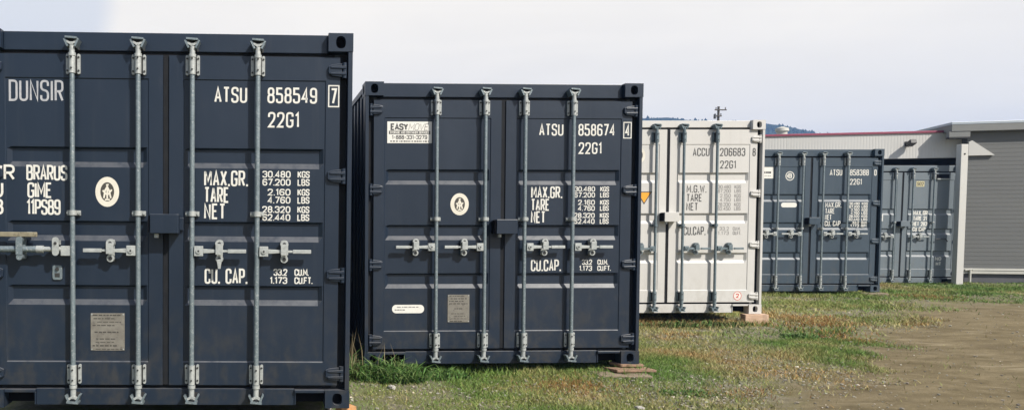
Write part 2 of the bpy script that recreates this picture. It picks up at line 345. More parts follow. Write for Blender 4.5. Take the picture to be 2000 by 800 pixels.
def keeper_mesh(xr, z, d, m, y):
    mb = MB()                                                         # a forged keeper: back plate, two lips with a gap between
    mb.box(xr - .036, xr + .036, y - .010, y - .0005, z - .034, z + .030, 'bolt')
    mb.box(xr - .038, xr + .038, YD - .080, y - .010, z + d * .028 - .006, z + d * .028 + .006, m, Matrix.Rotation(0.08, 3, 'Y'))
    for s in (-1, 1):
        mb.box(xr + s * .034 - .006, xr + s * .034 + .006, YD - .072, y - .010, z - .030, z + .024, m, Matrix.Rotation(s * 0.45, 3, 'Y'))
    return mb
def handle_mesh(xr, hz, sg, m, tilt=0.0, ln=0.355):
    mb = MB(); y = YD - .058
    R = Matrix.Rotation(tilt, 3, 'Y'); pv = (xr, y, hz)
    a, b = sorted((xr + sg * .016, xr + sg * .074))
    mb.box(a, b, y - .014, y + .024, hz - .033, hz + .033, m)
    mb.cyl((xr + sg * .045, y - .022, hz), (xr + sg * .045, y - .013, hz), .016, m, 10)
    mb.cyl((xr + sg * .045, y - .024, hz), (xr + sg * .045, y - .0215, hz), .007, 'bolt', 8)
    def seg(u0, u1, h0, h1, t, dz=0):
        x0, x1 = xr + sg * u0, xr + sg * u1
        ps = []
        for yy in (y - t, y + t): ps += [(x0, yy, hz - h0 + dz), (x1, yy, hz - h1 + dz), (x1, yy, hz + h1 + dz), (x0, yy, hz + h0 + dz)]
        ps = [R @ (Vector(p) - Vector(pv)) + Vector(pv) for p in ps]
        mb.add(ps, [(0, 1, 2, 3), (7, 6, 5, 4), (0, 4, 5, 1), (1, 5, 6, 2), (2, 6, 7, 3), (3, 7, 4, 0)], m)
    seg(.074, .16, .015, .010, .008); seg(.16, .235, .010, .007, .007); seg(.235, ln, .0125, .0125, .010)
    return mb
def catch_mesh(xr, hz, sg, m, hang=False):
    mb = MB(); x = xr + sg * .18
    mb.box(x - .020, x + .020, YD - .012, YD - .001, hz - .070, hz + .070, m)
    mb.cyl((x, YD - .062, hz + .048), (x, YD - .010, hz + .048), .027, m, 14)
    mb.cyl((x, YD - .066, hz + .048), (x, YD - .0615, hz + .048), .012, 'bolt', 10)
    mb.box(x - .024, x + .024, YD - .080, YD - .0685, hz - .022, hz + .048, m)
    mb.cyl((x, YD - .050, hz - .050), (x, YD - .010, hz - .050), .025, m, 14)
    mb.cyl((x, YD - .054, hz - .052), (x, YD - .0495, hz - .052), .013, 'bolt', 10)
    if hang: mb.prism([(x - .018, hz - .055), (x + .018, hz - .05), (x + .008, hz - .115), (x - .008, hz - .115)], YD - .066, YD - .056, m)
    return mb
def hinge_mesh(sx, z, paint):
    mb = MB(); X = lambda u: sx * u
    mb.prism([(X(1.062), z - .020), (X(1.085), z - .038), (X(1.15), z - .044), (X(1.15), z + .044), (X(1.085), z + .036), (X(1.062), z + .026)][::sx], YD - .020, YD - .001, paint)
    for dz in (-.022, .018): mb.prism([(X(1.075), z + dz - .006), (X(1.178), z + dz - .010), (X(1.178), z + dz + .010), (X(1.075), z + dz + .006)][::sx], YD - .027, YD - .019, paint)
    mb.cyl((X(1.168), YD - .006, z - .050), (X(1.168), YD - .006, z + .050), .017, paint, 12)
    return mb
def emblem(mb, x, z, a, b, y):
    mb.flat(ellipse(x, z, a, b), y, 'cream_sticker'); mb.flat(ellipse(x, z, a * .58, b * .64), y - .0004, 'plate_ink')
    for pts in ([(-.28, -.42), (-.18, .1), (0, .35), (.15, .1), (.3, -.42)], [(-.38, .1), (-.1, -.15), (.1, -.15), (.38, .15)], [(-.1, .45), (.12, .48)], [(0, .35), (0, -.5)], [(-.2, -.52), (.22, -.52)]):
        ribbon(mb, [(x + p * a, z + q * b) for p, q in pts], a * .14, y - .0008 - .0001 * len(pts), 'cream_sticker')
def scribble(mb, x0, x1, z, h, y, m, seed, word=(.012, .035)):
    """a line of print too small to read: short dashes"""
    rr = random.Random(seed); x = x0
    while x < x1 - .006:
        d = min(rr.uniform(*word), x1 - x)
        mb.flat([(x, z - h / 2), (x + d, z - h / 2), (x + d, z + h / 2), (x, z + h / 2)], y, m); x += d + rr.uniform(.004, .010)

def make_container(K):
    t = Vector(K['pos']); Rm = Matrix.Rotation(K['yaw'], 3, 'Z') @ Matrix.Rotation(K['tilt'], 3, 'Y') @ Matrix.Rotation(K['lean'], 3, 'X')
    root = empty('shipping_container', K['label'], 'container', 'shipping containers standing in a staggered row', Matrix.Translation(t) @ Rm.to_4x4())
    pt = K['paint']; zh = K.get('header', 2.338); hz = K.get('hz', 1.037); zb = K.get('bar', 'zinc'); zr = K.get('brk', 'zinc_bright')
    # --- body: corrugated sides, roof, blind end, rails
    mb = MB(); prof = []; y = .13
    while y < LEN - .2:
        for dy, d in ((0, 0), (.07, 0), (.105, .036), (.175, .036), (.21, 0)):
            if dy < .21: prof.append((y + dy, d))
        y += .21
    prof += [(LEN - .12, 0)]
    for sx in (-1, 1):
        vs = [(sx * (WH - .016 - d), yy, z) for z in (.15, H - .06) for yy, d in prof]; n = len(prof)
        mb.add(vs, [(i, i + 1, n + i + 1, n + i) for i in range(n - 1)], pt)
        a, b = sorted((sx * (WH - .06), sx * (WH - .004)))
        mb.box(a, b, .1785, LEN - .18, H - .065, H - .018, pt); mb.box(a, b, .1785, LEN - .18, .018, .16, pt)
    mb.box(-WH + .061, WH - .061, .12, LEN - .06, H - .062, H - .035, pt)
    mb.box(-WH + .061, WH - .061, .16, LEN - .06, .09, .15, 'hole')
    mb.box(-WH + .061, WH - .061, LEN - .06, LEN - .02, .04, H - .03, pt)
    mb.build('body', root)
    # --- frame
    for sx in (-1, 1):
        mb = MB(); a, b = sorted((sx * (WH - .030), sx * WH)); c, d = sorted((sx * 1.105, sx * (WH - .030)))
        mb.box(a, b, 0.004, .12, .119, H - .119, pt); mb.box(c, d, .075, .118, .121, H - .121, pt)
        mb.build('corner_post', root, .003)
        mb = MB(); a, b = sorted((sx * (WH - .12), sx * (WH - .003))); mb.box(a, b, LEN - .12, LEN - .005, .119, H - .119, pt); mb.build('corner_post', root, .004)
        for z0, z1 in ((0, .118), (H - .118, H)):
            casting(sx, z0, z1, 0, .178, True, pt).build('corner_casting', root); casting(sx, z0, z1, LEN - .178, LEN, False, pt).build('corner_casting', root)
    mb = MB(); xi = WH - .161
    mb.box(-xi, xi, YH, .13, zh, H - .002, pt); hd = mb.build('header', root, .004)
    mb = MB(); mb.box(-.855, .855, YD + .004, .15, .012, .122, pt)
    for sx in (-1, 1):
        a, b = sorted((sx * .856, sx * xi)); mb.box(a, b, .012, .15, .098, .118, pt); mb.box(a, b, .11, .15, .02, .097, 'hole')
        a, b = sorted((sx * .856, sx * .866)); mb.box(a, b, .03, .109, .014, .097, pt)
    sl = mb.build('sill', root, .003)
    mb = MB()                                                         # black rubber door seal seen in the gaps
    mb.box(-xi + .001, xi - .001, .068, .117, .123, zh - .001, 'rubber')
    for sx in (-1, 1):
        a, b = sorted((sx * (xi + .0005), sx * 1.104)); mb.box(a, b, .069, .116, .123, zh - .002, 'rubber')
        a, b = sorted((sx * 1.1415, sx * 1.1875)); mb.box(a, b, .062, .0745, .125, H - .13, 'rubber')
    mb.box(-.0185, .0185, YD + .010, .0675, .148, zh - .030, 'rubber')
    mb.build('door_seal', root)
    dz1 = zh - .028; ribs = K.get('ribs', (1.712, 1.230, .808)); doors = {}
    for sx in (-1, 1):
        a, b = sorted((sx * .020, sx * 1.140)); p, q = sorted((sx * .112, sx * 1.048))
        D = door_field(a, b, p, q, .147, dz1, .298, 2.158, ribs, pt).build('door', root); doors[sx] = D
        for r in (.175, .60):
            xr = sx * r
            bar_mesh(xr, .055, 2.385, zb, zr).build('locking_bar', D)
            guide_bracket(xr, 2.178, 2.308, zr).build('bar_bracket', D); guide_bracket(xr, .158, .286, zr).build('bar_bracket', D)
            small_bracket(xr, K.get('mid', 1.280), zr).build('bar_bracket', D)
            if not (sx, r) in K.get('nohandle', ()):
                handle_mesh(xr, hz, sx, zr, K.get('htilt', {}).get((sx, r), 0.0)).build('door_handle', D, .003)
                catch_mesh(xr, hz, sx, zr, (sx, r) in K.get('hang', ())).build('handle_catch', D, .002)
            keeper_mesh(xr, 2.372, 1, zb, YH).build('cam_keeper', hd); keeper_mesh(xr, .070, -1, zb, YD + .004).build('cam_keeper', sl)
        for z in (2.224, 1.535, .883, .225): hinge_mesh(sx, z, pt).build('hinge', D, .003)
    lz0, lz1 = K.get('lock', (1.15, 1.275)); mb = MB()
    mb.prism([(-.09, lz0), (.094, lz0), (.094, lz1), (-.09, lz1)], YD - .112, YD - .004, pt)
    mb.box(-.104, -.0905, YD - .100, YD - .004, lz0 + .008, lz1 - .008, 'hole'); mb.box(.088, .118, YD - .02, YD - .001, lz0 + .02, lz1 - .02, pt)
    lb = mb.build('lock_box', doors[1], .004)
    mb = MB(); mb.cyl((-.052, YD - .07, lz0 - .028), (-.052, YD - .07, lz0 - .002), .016, 'zinc_bright', 12); mb.build('padlock', doors[1])
    return root, doors

YT = YD + .006 - .0012        # lettering sits just proud of the sunk panel
YF = YD - .0012               # ... and of the flat door frame
def put(D, args, **kw):
    mb = MB(); text(mb, *args, **kw); return mb.build('lettering', D)
def std_text(D, owner, num, chk, rows, ink, num_ink=None, box=True):
    put(D, (owner, .315, .530, 2.008, 2.112, YT, ink)); put(D, (num, .663, .990, 2.008, 2.112, YT, ink)); put(D, ('22G1', .668, .875, 1.850, 1.952, YT, ink))
    mb = MB(); text(mb, chk, 1.078, 1.120, 2.006, 2.110, YF, ink, t=.13)
    if box: ribbon(mb, [(1.066, 1.99), (1.066, 2.126), (1.132, 2.126), (1.132, 1.99)], .008, YF, ink, True)
    mb.build('lettering', D)
    for args in rows: put(D, (*args[:5], YT, args[5] if len(args) > 5 else ink), **(args[6] if len(args) > 6 else {}))
def weight_rows(names, vals, ni):
    out = []; zt = [1.567, 1.458, 1.350]
    for (nm, x1), z in zip(names, zt): out.append((nm, .250, x1, z - .104, z))
    for (a, b), z in zip(vals, (1.567, 1.450, 1.336)):
        for s, zz, u in ((a, z, 'KGS'), (b, z - .052, 'LBS')):
            x0 = .820 - .031 * len(s) + (.0 if len(s) > 5 else .004)
            out.append((s, x0, .820, zz - .045, zz, ni, dict(t=.17, gap=.45))); out.append((u, .866, .946, zz - .045, zz, ni, dict(t=.17, gap=.45)))
    return out
def cap_rows(z, a, b, ni, name='CU. CAP.', x1=.54):
    return [(name, .255, x1, z - .102, z), (a, .712, .803, z - .046, z, ni, dict(t=.17, gap=.45)), ('CU.M.', .850, .945, z - .046, z, ni, dict(t=.17, gap=.4)),
            (b, .687, .803, z - .100, z - .054, ni, dict(t=.17, gap=.45)), ('CU.FT.', .850, .972, z - .100, z - .054, ni, dict(t=.17, gap=.4))]
def data_plate(D, x0, x1, z0, z1, seed):
    mb = MB(); mb.box(x0, x1, YT - .003, YT + .001, z0, z1, 'plate')
    rr = random.Random(seed); n = 11; h = (z1 - z0) / n
    for i in range(n):
        if i in (4, 6): continue
        a = x0 + .012 + (rr.random() * .05 if i % 3 else 0); scribble(mb, a, x1 - .012 - rr.random() * .06, z1 - h * (i + .6), h * rr.choice((.22, .3, .4)), YT - .0036, 'plate_ink', seed * 31 + i)
    for x in (x0 + .008, x1 - .008):
        for z in (z0 + .008, z1 - .008): mb.cyl((x, YT - .006, z), (x, YT - .002, z), .005, 'zinc_bright', 8)
    return mb.build('data_plate', D)

W1 = [('MAX.GR.', .540), ('TARE', .415), ('NET', .392)]
V1 = [('30.480', '67.200'), ('2.160', '4.760'), ('28.320', '62.440')]

# ---- nearest navy container
r1, d1 = make_container(dict(pos=(-0.7408, 5.0339, EYE.z - 1.1482), yaw=.0245, tilt=.0062, lean=-.0012, paint='navy', hang=((1, .175),), nohandle=((-1, .60),),
    label='nearest dark navy container, cut off by the left edge, marked 858549 7'))
std_text(d1[1], 'ATSU', '858549', '7', weight_rows(W1, V1, 'ink_white') + cap_rows(.922, '33.2', '1.173', 'ink_white'), 'ink_white')
mb = MB()
text(mb, 'DUNSIR', -1.022, -.668, 2.004, 2.142, YT, 'ink_ghost', t=.10, gap=.55)
mb.build('lettering', d1[-1])
for s, x0, x1, z1 in (('WR', -1.16, -.985, 1.592), ('U', -1.14, -1.06, 1.478), ('B', -1.12, -1.06, 1.368), ('BRARUS', -.912, -.645, 1.592), ('GIME', -.906, -.745, 1.478), ('11PS89', -.912, -.690, 1.368)):
    mb = MB()
    if x0 > -1.0: text(mb, s, x0, x1, z1 - .102, z1, YT, 'ink_white', t=.13, gap=.45)
    else: text(mb, s, x0, x1, z1 - .102, z1, YF if x1 < -1.05 else YT - .006, 'ink_white', t=.15, gap=.4)
    mb.build('lettering', d1[-1])
mb = MB(); emblem(mb, -.385, 1.420, .078, .098, YT); mb.build('emblem', d1[-1])
data_plate(d1[-1], -.495, -.272, .375, .622, 3)
mb = MB(); mb.prism(rrect(-.742, -.680, .842, .936, .012, 3), YT - .010, YT + .001, 'zinc'); mb.box(-.727, -.695, YT - .013, YT - .0095, .86, .885, 'bolt'); mb.cyl((-.711, YT - .020, .912), (-.711, YT - .009, .912), .012, 'bolt', 10); mb.build('seal_lug', d1[-1])
mb = MB(); hz = 1.037; y = YD - .058                                   # the outer left handle with its heavy guard bar above
mb.box(-.672, -.615, y - .014, y + .024, hz - .036, hz + .028, 'zinc_bright'); mb.cyl((-.80, y, hz + .006), (-.67, y, hz + .006), .017, 'zinc_bright', 12)
mb.cyl((-1.18, y, hz + .005), (-.80, y, hz + .005), .021, 'zinc', 12); mb.cyl((-.83, y, hz + .005), (-.785, y, hz + .005), .0245, 'zinc_bright', 12)
mb.build('door_handle', d1[-1], .002)
mb = MB(); mb.prism(rrect(-.722, -.680, hz - .035, hz + .085, .020, 4), y - .034, y - .023, 'zinc_bright'); mb.cyl((-.701, y - .038, hz + .045), (-.701, y - .0335, hz + .045), .010, 'bolt', 10)
mb.box(-.715, -.687, y - .023, YD - .001, hz + .035, hz + .065, 'zinc_bright')
mb.build('handle_catch', d1[-1])
mb = MB(); mb.prism(rrect(-.955, -.910, hz - .062, hz + .088, .014, 3), YD - .030, YD - .001, 'zinc'); 
for dz in (.066, -.045): mb.cyl((-.932, YD - .095, hz + dz), (-.932, YD - .028, hz + dz), .020, 'zinc', 12)
mb.box(-.953, -.912, YD - .098, YD - .086, hz - .03, hz + .06, 'zinc')
mb.build('handle_catch', d1[-1])
mb = MB(); mb.box(-1.19, -.825, YD - .075, YD - .050, hz + .084, hz + .116, 'brass'); mb.box(-1.13, -1.10, YD - .0505, YD - .001, hz + .085, hz + .115, 'zinc'); mb.box(-.90, -.87, YD - .0505, YD - .001, hz + .085, hz + .118, 'zinc')
mb.build('guard_bar', d1[-1], .005)

# ---- second navy container
r2, d2 = make_container(dict(pos=(1.9798, 6.7002, EYE.z - 1.1488), yaw=.0394, tilt=-.0016, lean=-.007, paint='navy',
    label='dark navy container with the white EASYMOVE sticker, second from the left'))
std_text(d2[1], 'ATSU', '858674', '4', weight_rows([('MAX.GR.', .528), ('TARE', .415), ('NET', .380)], V1, 'ink_white') + cap_rows(.926, '33.2', '1.173', 'ink_white', 'CU.CAP.', .525), 'ink_white')
mb = MB(); x0, x1, z0, z1 = -1.022, -.632, 1.938, 2.124
mb.flat([(x0, z0), (x1, z0), (x1, z1), (x0, z1)], YT, 'sticker')
text(mb, 'EASY', x0 + .028, x0 + .182, z1 - .076, z1 - .016, YT - .0006, 'ink_black', t=.22, gap=.42); text(mb, 'MOVE', x0 + .184, x1 - .035, z1 - .076, z1 - .016, YT - .0006, 'ink_faded', t=.08, gap=.32, slant=.2)
mb.flat([(x0 + .014, z1 - .109), (x1 - .014, z1 - .109), (x1 - .014, z1 - .080), (x0 + .014, z1 - .080)], YT - .0005, 'ink_black')
text(mb, 'STORAGE AND CONTAINER SERVICES', x0 + .024, x1 - .024, z1 - .104, z1 - .085, YT - .0010, 'sticker', t=.18, gap=.4)
text(mb, '1-888-331-3279', x0 + .040, x1 - .040, z1 - .153, z1 - .117, YT - .0006, 'ink_black', t=.18, gap=.45)
scribble(mb, x0 + .026, x1 - .026, z1 - .170, .011, YT - .0006, 'ink_black', 5, (.006, .02)); mb.build('sticker', d2[-1])
mb = MB(); emblem(mb, -.383, 1.410, .081, .096, YT); mb.build('emblem', d2[-1])
data_plate(d2[-1], -.482, -.290, .378, .620, 9)
mb = MB(); mb.flat(rrect(-.973, -.690, .459, .533, .036), YT, 'sticker'); scribble(mb, -.93, -.74, .512, .008, YT - .0005, 'ink_faded', 2); scribble(mb, -.95, -.86, .488, .010, YT - .0005, 'ink_faded', 4); mb.build('sticker', d2[-1])

# ---- white container
r3, d3 = make_container(dict(pos=(4.9816, 9.7856, EYE.z - 1.0161), yaw=.0157, tilt=-.0038, lean=-.002, paint='white', header=2.372, ribs=(1.800, 1.285, .780), hz=.835, mid=1.13, lock=(1.175, 1.295), bar='zinc_dull', brk='zinc_dull',
    label='off-white container with black lettering and an orange triangle, third in the row'))
V3 = [('30.480', '67.200'), ('2.150', '4.750'), ('28.330', '62.450')]
rows = [('M.G.W.', .245, .500, 1.545, 1.642), ('TARE', .245, .445, 1.432, 1.530), ('NET', .245, .395, 1.318, 1.418)]
for (a, b), z in zip(V3, (1.642, 1.530, 1.418)):
    for s, zz, u in ((a, z, 'KGS'), (b, z - .053, 'LBS')):
        rows.append((s, .815 - .028 * len(s), .815, zz - .046, zz, 'ink_faded', dict(t=.15, gap=.45))); rows.append((u, .86, .945, zz - .046, zz, 'ink_faded', dict(t=.15, gap=.45)))
rows += [('CU.CAP.', .215, .500, 1.005, 1.115), ('33.2', .68, .80, 1.065, 1.110, 'ink_faded', dict(t=.15)), ('CU.M.', .85, .95, 1.065, 1.110, 'ink_faded', dict(t=.15)), ('1.173', .66, .80, 1.008, 1.055, 'ink_faded', dict(t=.15)), ('CU.FT.', .85, .96, 1.008, 1.055, 'ink_faded', dict(t=.15))]
std_text(d3[1], 'ACCU', '206683', '8', rows, 'ink_black', box=False)
mb = MB(); mb.flat(ellipse(.925, .228, .056, .060), YF, 'sticker'); ribbon(mb, [p for p in ellipse(.925, .228, .050, .054)], .007, YF - .0005, 'red_ink', True); text(mb, '2', .905, .945, .20, .258, YF - .0005, 'red_ink', t=.2); mb.build('sticker', d3[1])
mb = MB(); mb.flat([(-.40, 1.560), (-.20, 1.560), (-.30, 1.400)], YT, 'orange_sticker'); ribbon(mb, [(-.392, 1.555), (-.208, 1.555), (-.30, 1.408)], .012, YT - .0005, 'ink_black', True); mb.build('warning_sign', d3[-1])
mb = MB(); emblem(mb, -.372, 2.02, .078, .10, YT); mb.build('emblem', d3[-1])

# ---- blue-grey container
r4, d4 = make_container(dict(pos=(9.2165, 13.2727, EYE.z - .9931), yaw=.0022, tilt=-.0012, lean=.0011, paint='bluegrey', ribs=(1.690, 1.205, .690), hz=1.005, lock=(1.165, 1.285), mid=1.10,
    label='blue-grey container with three white stickers on its left door, fourth in the row'))
rows = [(s, .255, x1, z - .092, z) for s, x1, z in (('MAX.GR.', .535, 1.690 - .02), ('TARE', .42, 1.565), ('NET', .37, 1.458), ('CU. CAP.', .545, 1.350))]
for i, (s, u) in enumerate((('30.480', 'KGS'), ('67.200', 'LBS'), ('2.160', 'KGS'), ('4.760', 'LBS'), ('28.320', 'KGS'), ('62.440', 'LBS'), ('33.2', 'CU.M.'), ('1.173', 'CU.FT.'))):
    z = 1.668 - .054 * i; rows += [(s, .85 - .030 * len(s), .85, z - .046, z, 'ink_white', dict(t=.2, gap=.45)), (u, .885, .99, z - .046, z, 'ink_white', dict(t=.2, gap=.45))]
# this door's print sits a little lower than the top channel
rows = [(a[0], a[1], a[2], a[3] - .120, a[4] - .120, *a[5:]) for a in rows]
std_text(d4[1], 'ATSU', '858388', '0', rows, 'ink_white', box=False)
mb = MB(); mb.flat([(-.96, 1.958), (-.655, 1.958), (-.655, 2.165 - .012), (-.96, 2.165 - .012)], YT, 'sticker'); scribble(mb, -.93, -.69, 2.06, .035, YT - .0005, 'ink_black', 16, (.02, .04)); scribble(mb, -.93, -.70, 2.00, .012, YT - .0005, 'ink_faded', 6); mb.build('sticker', d4[-1])
mb = MB(); ribbon(mb, ellipse(-.372, 2.00, .070, .072), .014, YT, 'ink_white', True); text(mb, 'B', -.40, -.335, 1.96, 2.045, YT, 'ink_white', t=.22); mb.flat([(-.43, 2.0), (-.405, 2.03), (-.405, 1.97)], YT, 'ink_white'); mb.build('emblem', d4[-1])
mb = MB(); mb.flat(rrect(-.510, -.235, 1.462, 1.542, .038), YT, 'sticker'); scribble(mb, -.48, -.27, 1.50, .01, YT - .0005, 'cream_sticker', 8); mb.build('sticker', d4[-1])

# ---- worn container in the loading bay
r5, d5 = make_container(dict(pos=(13.0434, 16.0618, EYE.z - 1.0196), yaw=-.035, tilt=.003, lean=.0064, paint='faded', ribs=(1.560, 1.150, .690), hz=.985, lock=(1.19, 1.30), nohandle=((1, .60),), htilt={(1, .175): .02},
    label='worn grey-blue container tucked under the pale fascia, beside the cream post'))
mb = MB(); mb.flat([(.275, 2.02), (.435, 2.02), (.435, 2.13), (.275, 2.13)], YT, 'yellow_sticker'); text(mb, 'S02', .285, .425, 2.035, 2.115, YT - .0005, 'ink_black', t=.2); mb.build('sticker', d5[1])
for s, x1, z in (('MAX GR', .53, 1.52), ('TARE 21', .52, 1.405), ('NET 283', .53, 1.29), ('CU CAP', .50, 1.18)): put(d5[1], (s, .235, x1, z - .09, z, YT, 'ink_white'), t=.2)
put(d5[1], ('NO', .72, .85, .48, .56, YT, 'ink_white'), t=.27); put(d5[1], ('HT', .74, .85, .375, .455, YT, 'ink_white'), t=.27)
mb = MB(); mb.box(.67, .93, YD - .006, YD - .0005, 2.19, 2.275, 'hole'); mb.prism([(.67, 2.165), (.93, 2.165), (.93, 2.188), (.67, 2.188)], YD - .03, YD - .001, 'zinc_bright'); mb.build('vent_slot', d5[1])
mb = MB(); mb.flat([(-.47, 1.30), (-.375, 1.30), (-.375, 1.44), (-.47, 1.44)], YT, 'sticker'); scribble(mb, -.455, -.39, 1.38, .02, YT - .0005, 'ink_faded', 3); mb.build('sticker', d5[-1])
mb = MB(); mb.cyl((.66, YD - .05, .93), (.86, YD - .05, .945), .010, 'bolt', 8); mb.cyl((.86, YD - .05, .945), (.915, YD - .05, .88), .010, 'bolt', 8); mb.build('door_handle', d5[1])

# ------------------------------------------------------------------ ground
def grow(c0, c1, step, far):
    a = list(np.arange(c0, c1 + 1e-6, step)); s = step
    lo, hi = [], []; x = c0
    while x > -far: s *= 1.35; x -= s; lo.append(x)
    s = step; x = c1
    while x < far: s *= 1.35; x += s; hi.append(x)
    return np.array(lo[::-1] + a + hi)
gx = grow(-3.0, 18.0, .14, 2500); gy = grow(3.5, 20.0, .14, 2500)
GXX, GYY = np.meshgrid(gx, gy); ZZ = ground_z(GXX, GYY)
def np_mesh(name, V, F, mats, smooth=False):
    me = bpy.data.meshes.new(name); V = np.asarray(V, np.float32); F = np.asarray(F, np.int32); k = F.shape[1]
    me.vertices.add(len(V)); me.vertices.foreach_set('co', V.ravel())
    me.loops.add(F.size); me.loops.foreach_set('vertex_index', F.ravel())
    me.polygons.add(len(F)); me.polygons.foreach_set('loop_start', np.arange(0, F.size, k, dtype=np.int32)); me.polygons.foreach_set('loop_total', np.full(len(F), k, np.int32))
    me.polygons.foreach_set('use_smooth', np.full(len(F), smooth)); me.update(calc_edges=True)
    for m in mats: me.materials.append(m)
    o = bpy.data.objects.new(name, me); C.objects.link(o); return o
nx, ny = len(gx), len(gy)
ii, jj = np.meshgrid(np.arange(nx - 1), np.arange(ny - 1)); q = (jj * nx + ii).ravel()
def ground_mat():
    m = bpy.data.materials.new('weedy_gravel'); m.use_nodes = True; t = m.node_tree; b = t.nodes['Principled BSDF']; b.inputs['Roughness'].default_value = 0.95; b.inputs['Specular IOR Level'].default_value = 0.15
    g = t.nodes.new('ShaderNodeNewGeometry')
    def noise(scale, det=6, rough=.6, st=None, dist=0, rot=0):
        n = t.nodes.new('ShaderNodeTexNoise'); n.inputs['Scale'].default_value = scale; n.inputs['Detail'].default_value = det; n.inputs['Roughness'].default_value = rough; n.inputs['Distortion'].default_value = dist
        mpn = t.nodes.new('ShaderNodeMapping'); mpn.inputs['Scale'].default_value = st or (1, 1, 1); mpn.inputs['Rotation'].default_value = (0, 0, rot)
        t.links.new(g.outputs['Position'], mpn.inputs[0]); t.links.new(mpn.outputs[0], n.inputs['Vector']); return n.outputs['Fac']
    def rng(s, a, b_, c=0., d=1.):
        mr = t.nodes.new('ShaderNodeMapRange'); mr.interpolation_type = 'SMOOTHSTEP'
        for i, v in ((1, a), (2, b_), (3, c), (4, d)): mr.inputs[i].default_value = v
        t.links.new(s, mr.inputs[0]); return mr.outputs[0]
    def mix(f, a, b_):
        mn = t.nodes.new('ShaderNodeMix'); mn.data_type = 'RGBA'; t.links.new(f, mn.inputs[0])
        for i, v in ((6, a), (7, b_)):
            if isinstance(v, tuple): mn.inputs[i].default_value = (*v, 1)
            else: t.links.new(v, mn.inputs[i])
        return mn.outputs[2]
    def math_(op, a, b_):
        n = t.nodes.new('ShaderNodeMath'); n.operation = op
        for i, v in ((0, a), (1, b_)):
            if isinstance(v, (int, float)): n.inputs[i].default_value = v
            else: t.links.new(v, n.inputs[i])
        return n.outputs[0]
    sep = t.nodes.new('ShaderNodeSeparateXYZ'); t.links.new(g.outputs['Position'], sep.inputs[0])
    # the bare track: everything to the right of a diagonal, fading out towards the buildings
    edge = math_('ADD', math_('SUBTRACT', sep.outputs['X'], sep.outputs['Y']), math_('MULTIPLY', math_('SUBTRACT', noise(.9, 5), .5), 2.2))
    dirt = math_('MULTIPLY', rng(edge, -2.6, -1.4), rng(math_('ADD', sep.outputs['Y'], math_('MULTIPLY', noise(.8, 4), 2.5)), 12.2, 14.8, 1., 0.12))
    soil = mix(rng(noise(16, 9, .75), .35, .68), (.155, .140, .095), (.265, .240, .180)); soil = mix(rng(noise(70, 5, .75), .57, .70), soil, (.36, .34, .28))
    turf = mix(rng(noise(3.2, 7, .7), .38, .62), soil, (.150, .160, .060)); turf = mix(rng(noise(1.6, 5), .60, .74), turf, (.115, .085, .035))
    track = mix(rng(noise(2.4, 8, .68, (1.0, 2.3, 1), .4, .5), .32, .68), (.118, .093, .050), (.225, .182, .108))
    track = mix(rng(noise(24, 8, .75), .45, .72), track, (.155, .122, .064)); track = mix(rng(noise(1.1, 6, .6, (1, 3.5, 1), .6, .55), .55, .72), track, (.275, .228, .145))
    track = mix(rng(noise(.7, 6, .65), .56, .74), track, (.125, .098, .056)); track = mix(rng(noise(95, 4, .8), .62, .72), track, (.30, .26, .18))
    L2 = mix(dirt, turf, track); t.links.new(L2, b.inputs['Base Color'])
    bp = t.nodes.new('ShaderNodeBump'); bp.inputs['Strength'].default_value = .8; bp.inputs['Distance'].default_value = .03
    h = math_('ADD', math_('MULTIPLY', noise(22, 8, .75), .7), math_('MULTIPLY', noise(90, 5, .8), .35)); t.links.new(h, bp.inputs['Height']); t.links.new(bp.outputs[0], b.inputs['Normal'])
    return m
go = np_mesh('ground', np.stack([GXX.ravel(), GYY.ravel(), ZZ.ravel()], 1), np.stack([q, q + 1, q + nx + 1, q + nx], 1), [ground_mat()], True)
tag(go, 'weedy gravel yard with a bare brown dirt track on the right', 'ground', kind='structure')

# ------------------------------------------------------------------ grass, weeds, pebbles
rg = np.random.default_rng(11)
def vnoise(x, y, s, seed):
    """smooth value noise"""
    r = np.random.default_rng(seed); T = r.random((64, 64)); u = np.asarray(x) * s; v = np.asarray(y) * s
    i = np.floor(u).astype(int); j = np.floor(v).astype(int); a = u - i; c = v - j; a = a * a * (3 - 2 * a); c = c * c * (3 - 2 * c)
    f = lambda p, q_: T[p % 64, q_ % 64]
    return (f(i, j) * (1 - a) + f(i + 1, j) * a) * (1 - c) + (f(i, j + 1) * (1 - a) + f(i + 1, j + 1) * a) * c
def fbm(x, y, s, seed): return .5 * vnoise(x, y, s, seed) + .3 * vnoise(x, y, s * 2.3, seed + 1) + .2 * vnoise(x, y, s * 5.1, seed + 2)
def dirt_mask(x, y):
    e = x - y + (fbm(x, y, .8, 40) - .5) * 2.4
    return np.clip((e + 2.5) / .9, 0, 1) * np.clip((13.6 - y + (fbm(x, y, .6, 50) - .5) * 2) / 1.6, .06, 1)
def leaf_mat(name):
    m = bpy.data.materials.new(name); m.use_nodes = True; t = m.node_tree; b = t.nodes['Principled BSDF']
    a = t.nodes.new('ShaderNodeAttribute'); a.attribute_name = 'tint'; t.links.new(a.outputs['Color'], b.inputs['Base Color'])
    b.inputs['Roughness'].default_value = .6; b.inputs['Specular IOR Level'].default_value = .25
    return m
LEAF = leaf_mat('grass_blades')
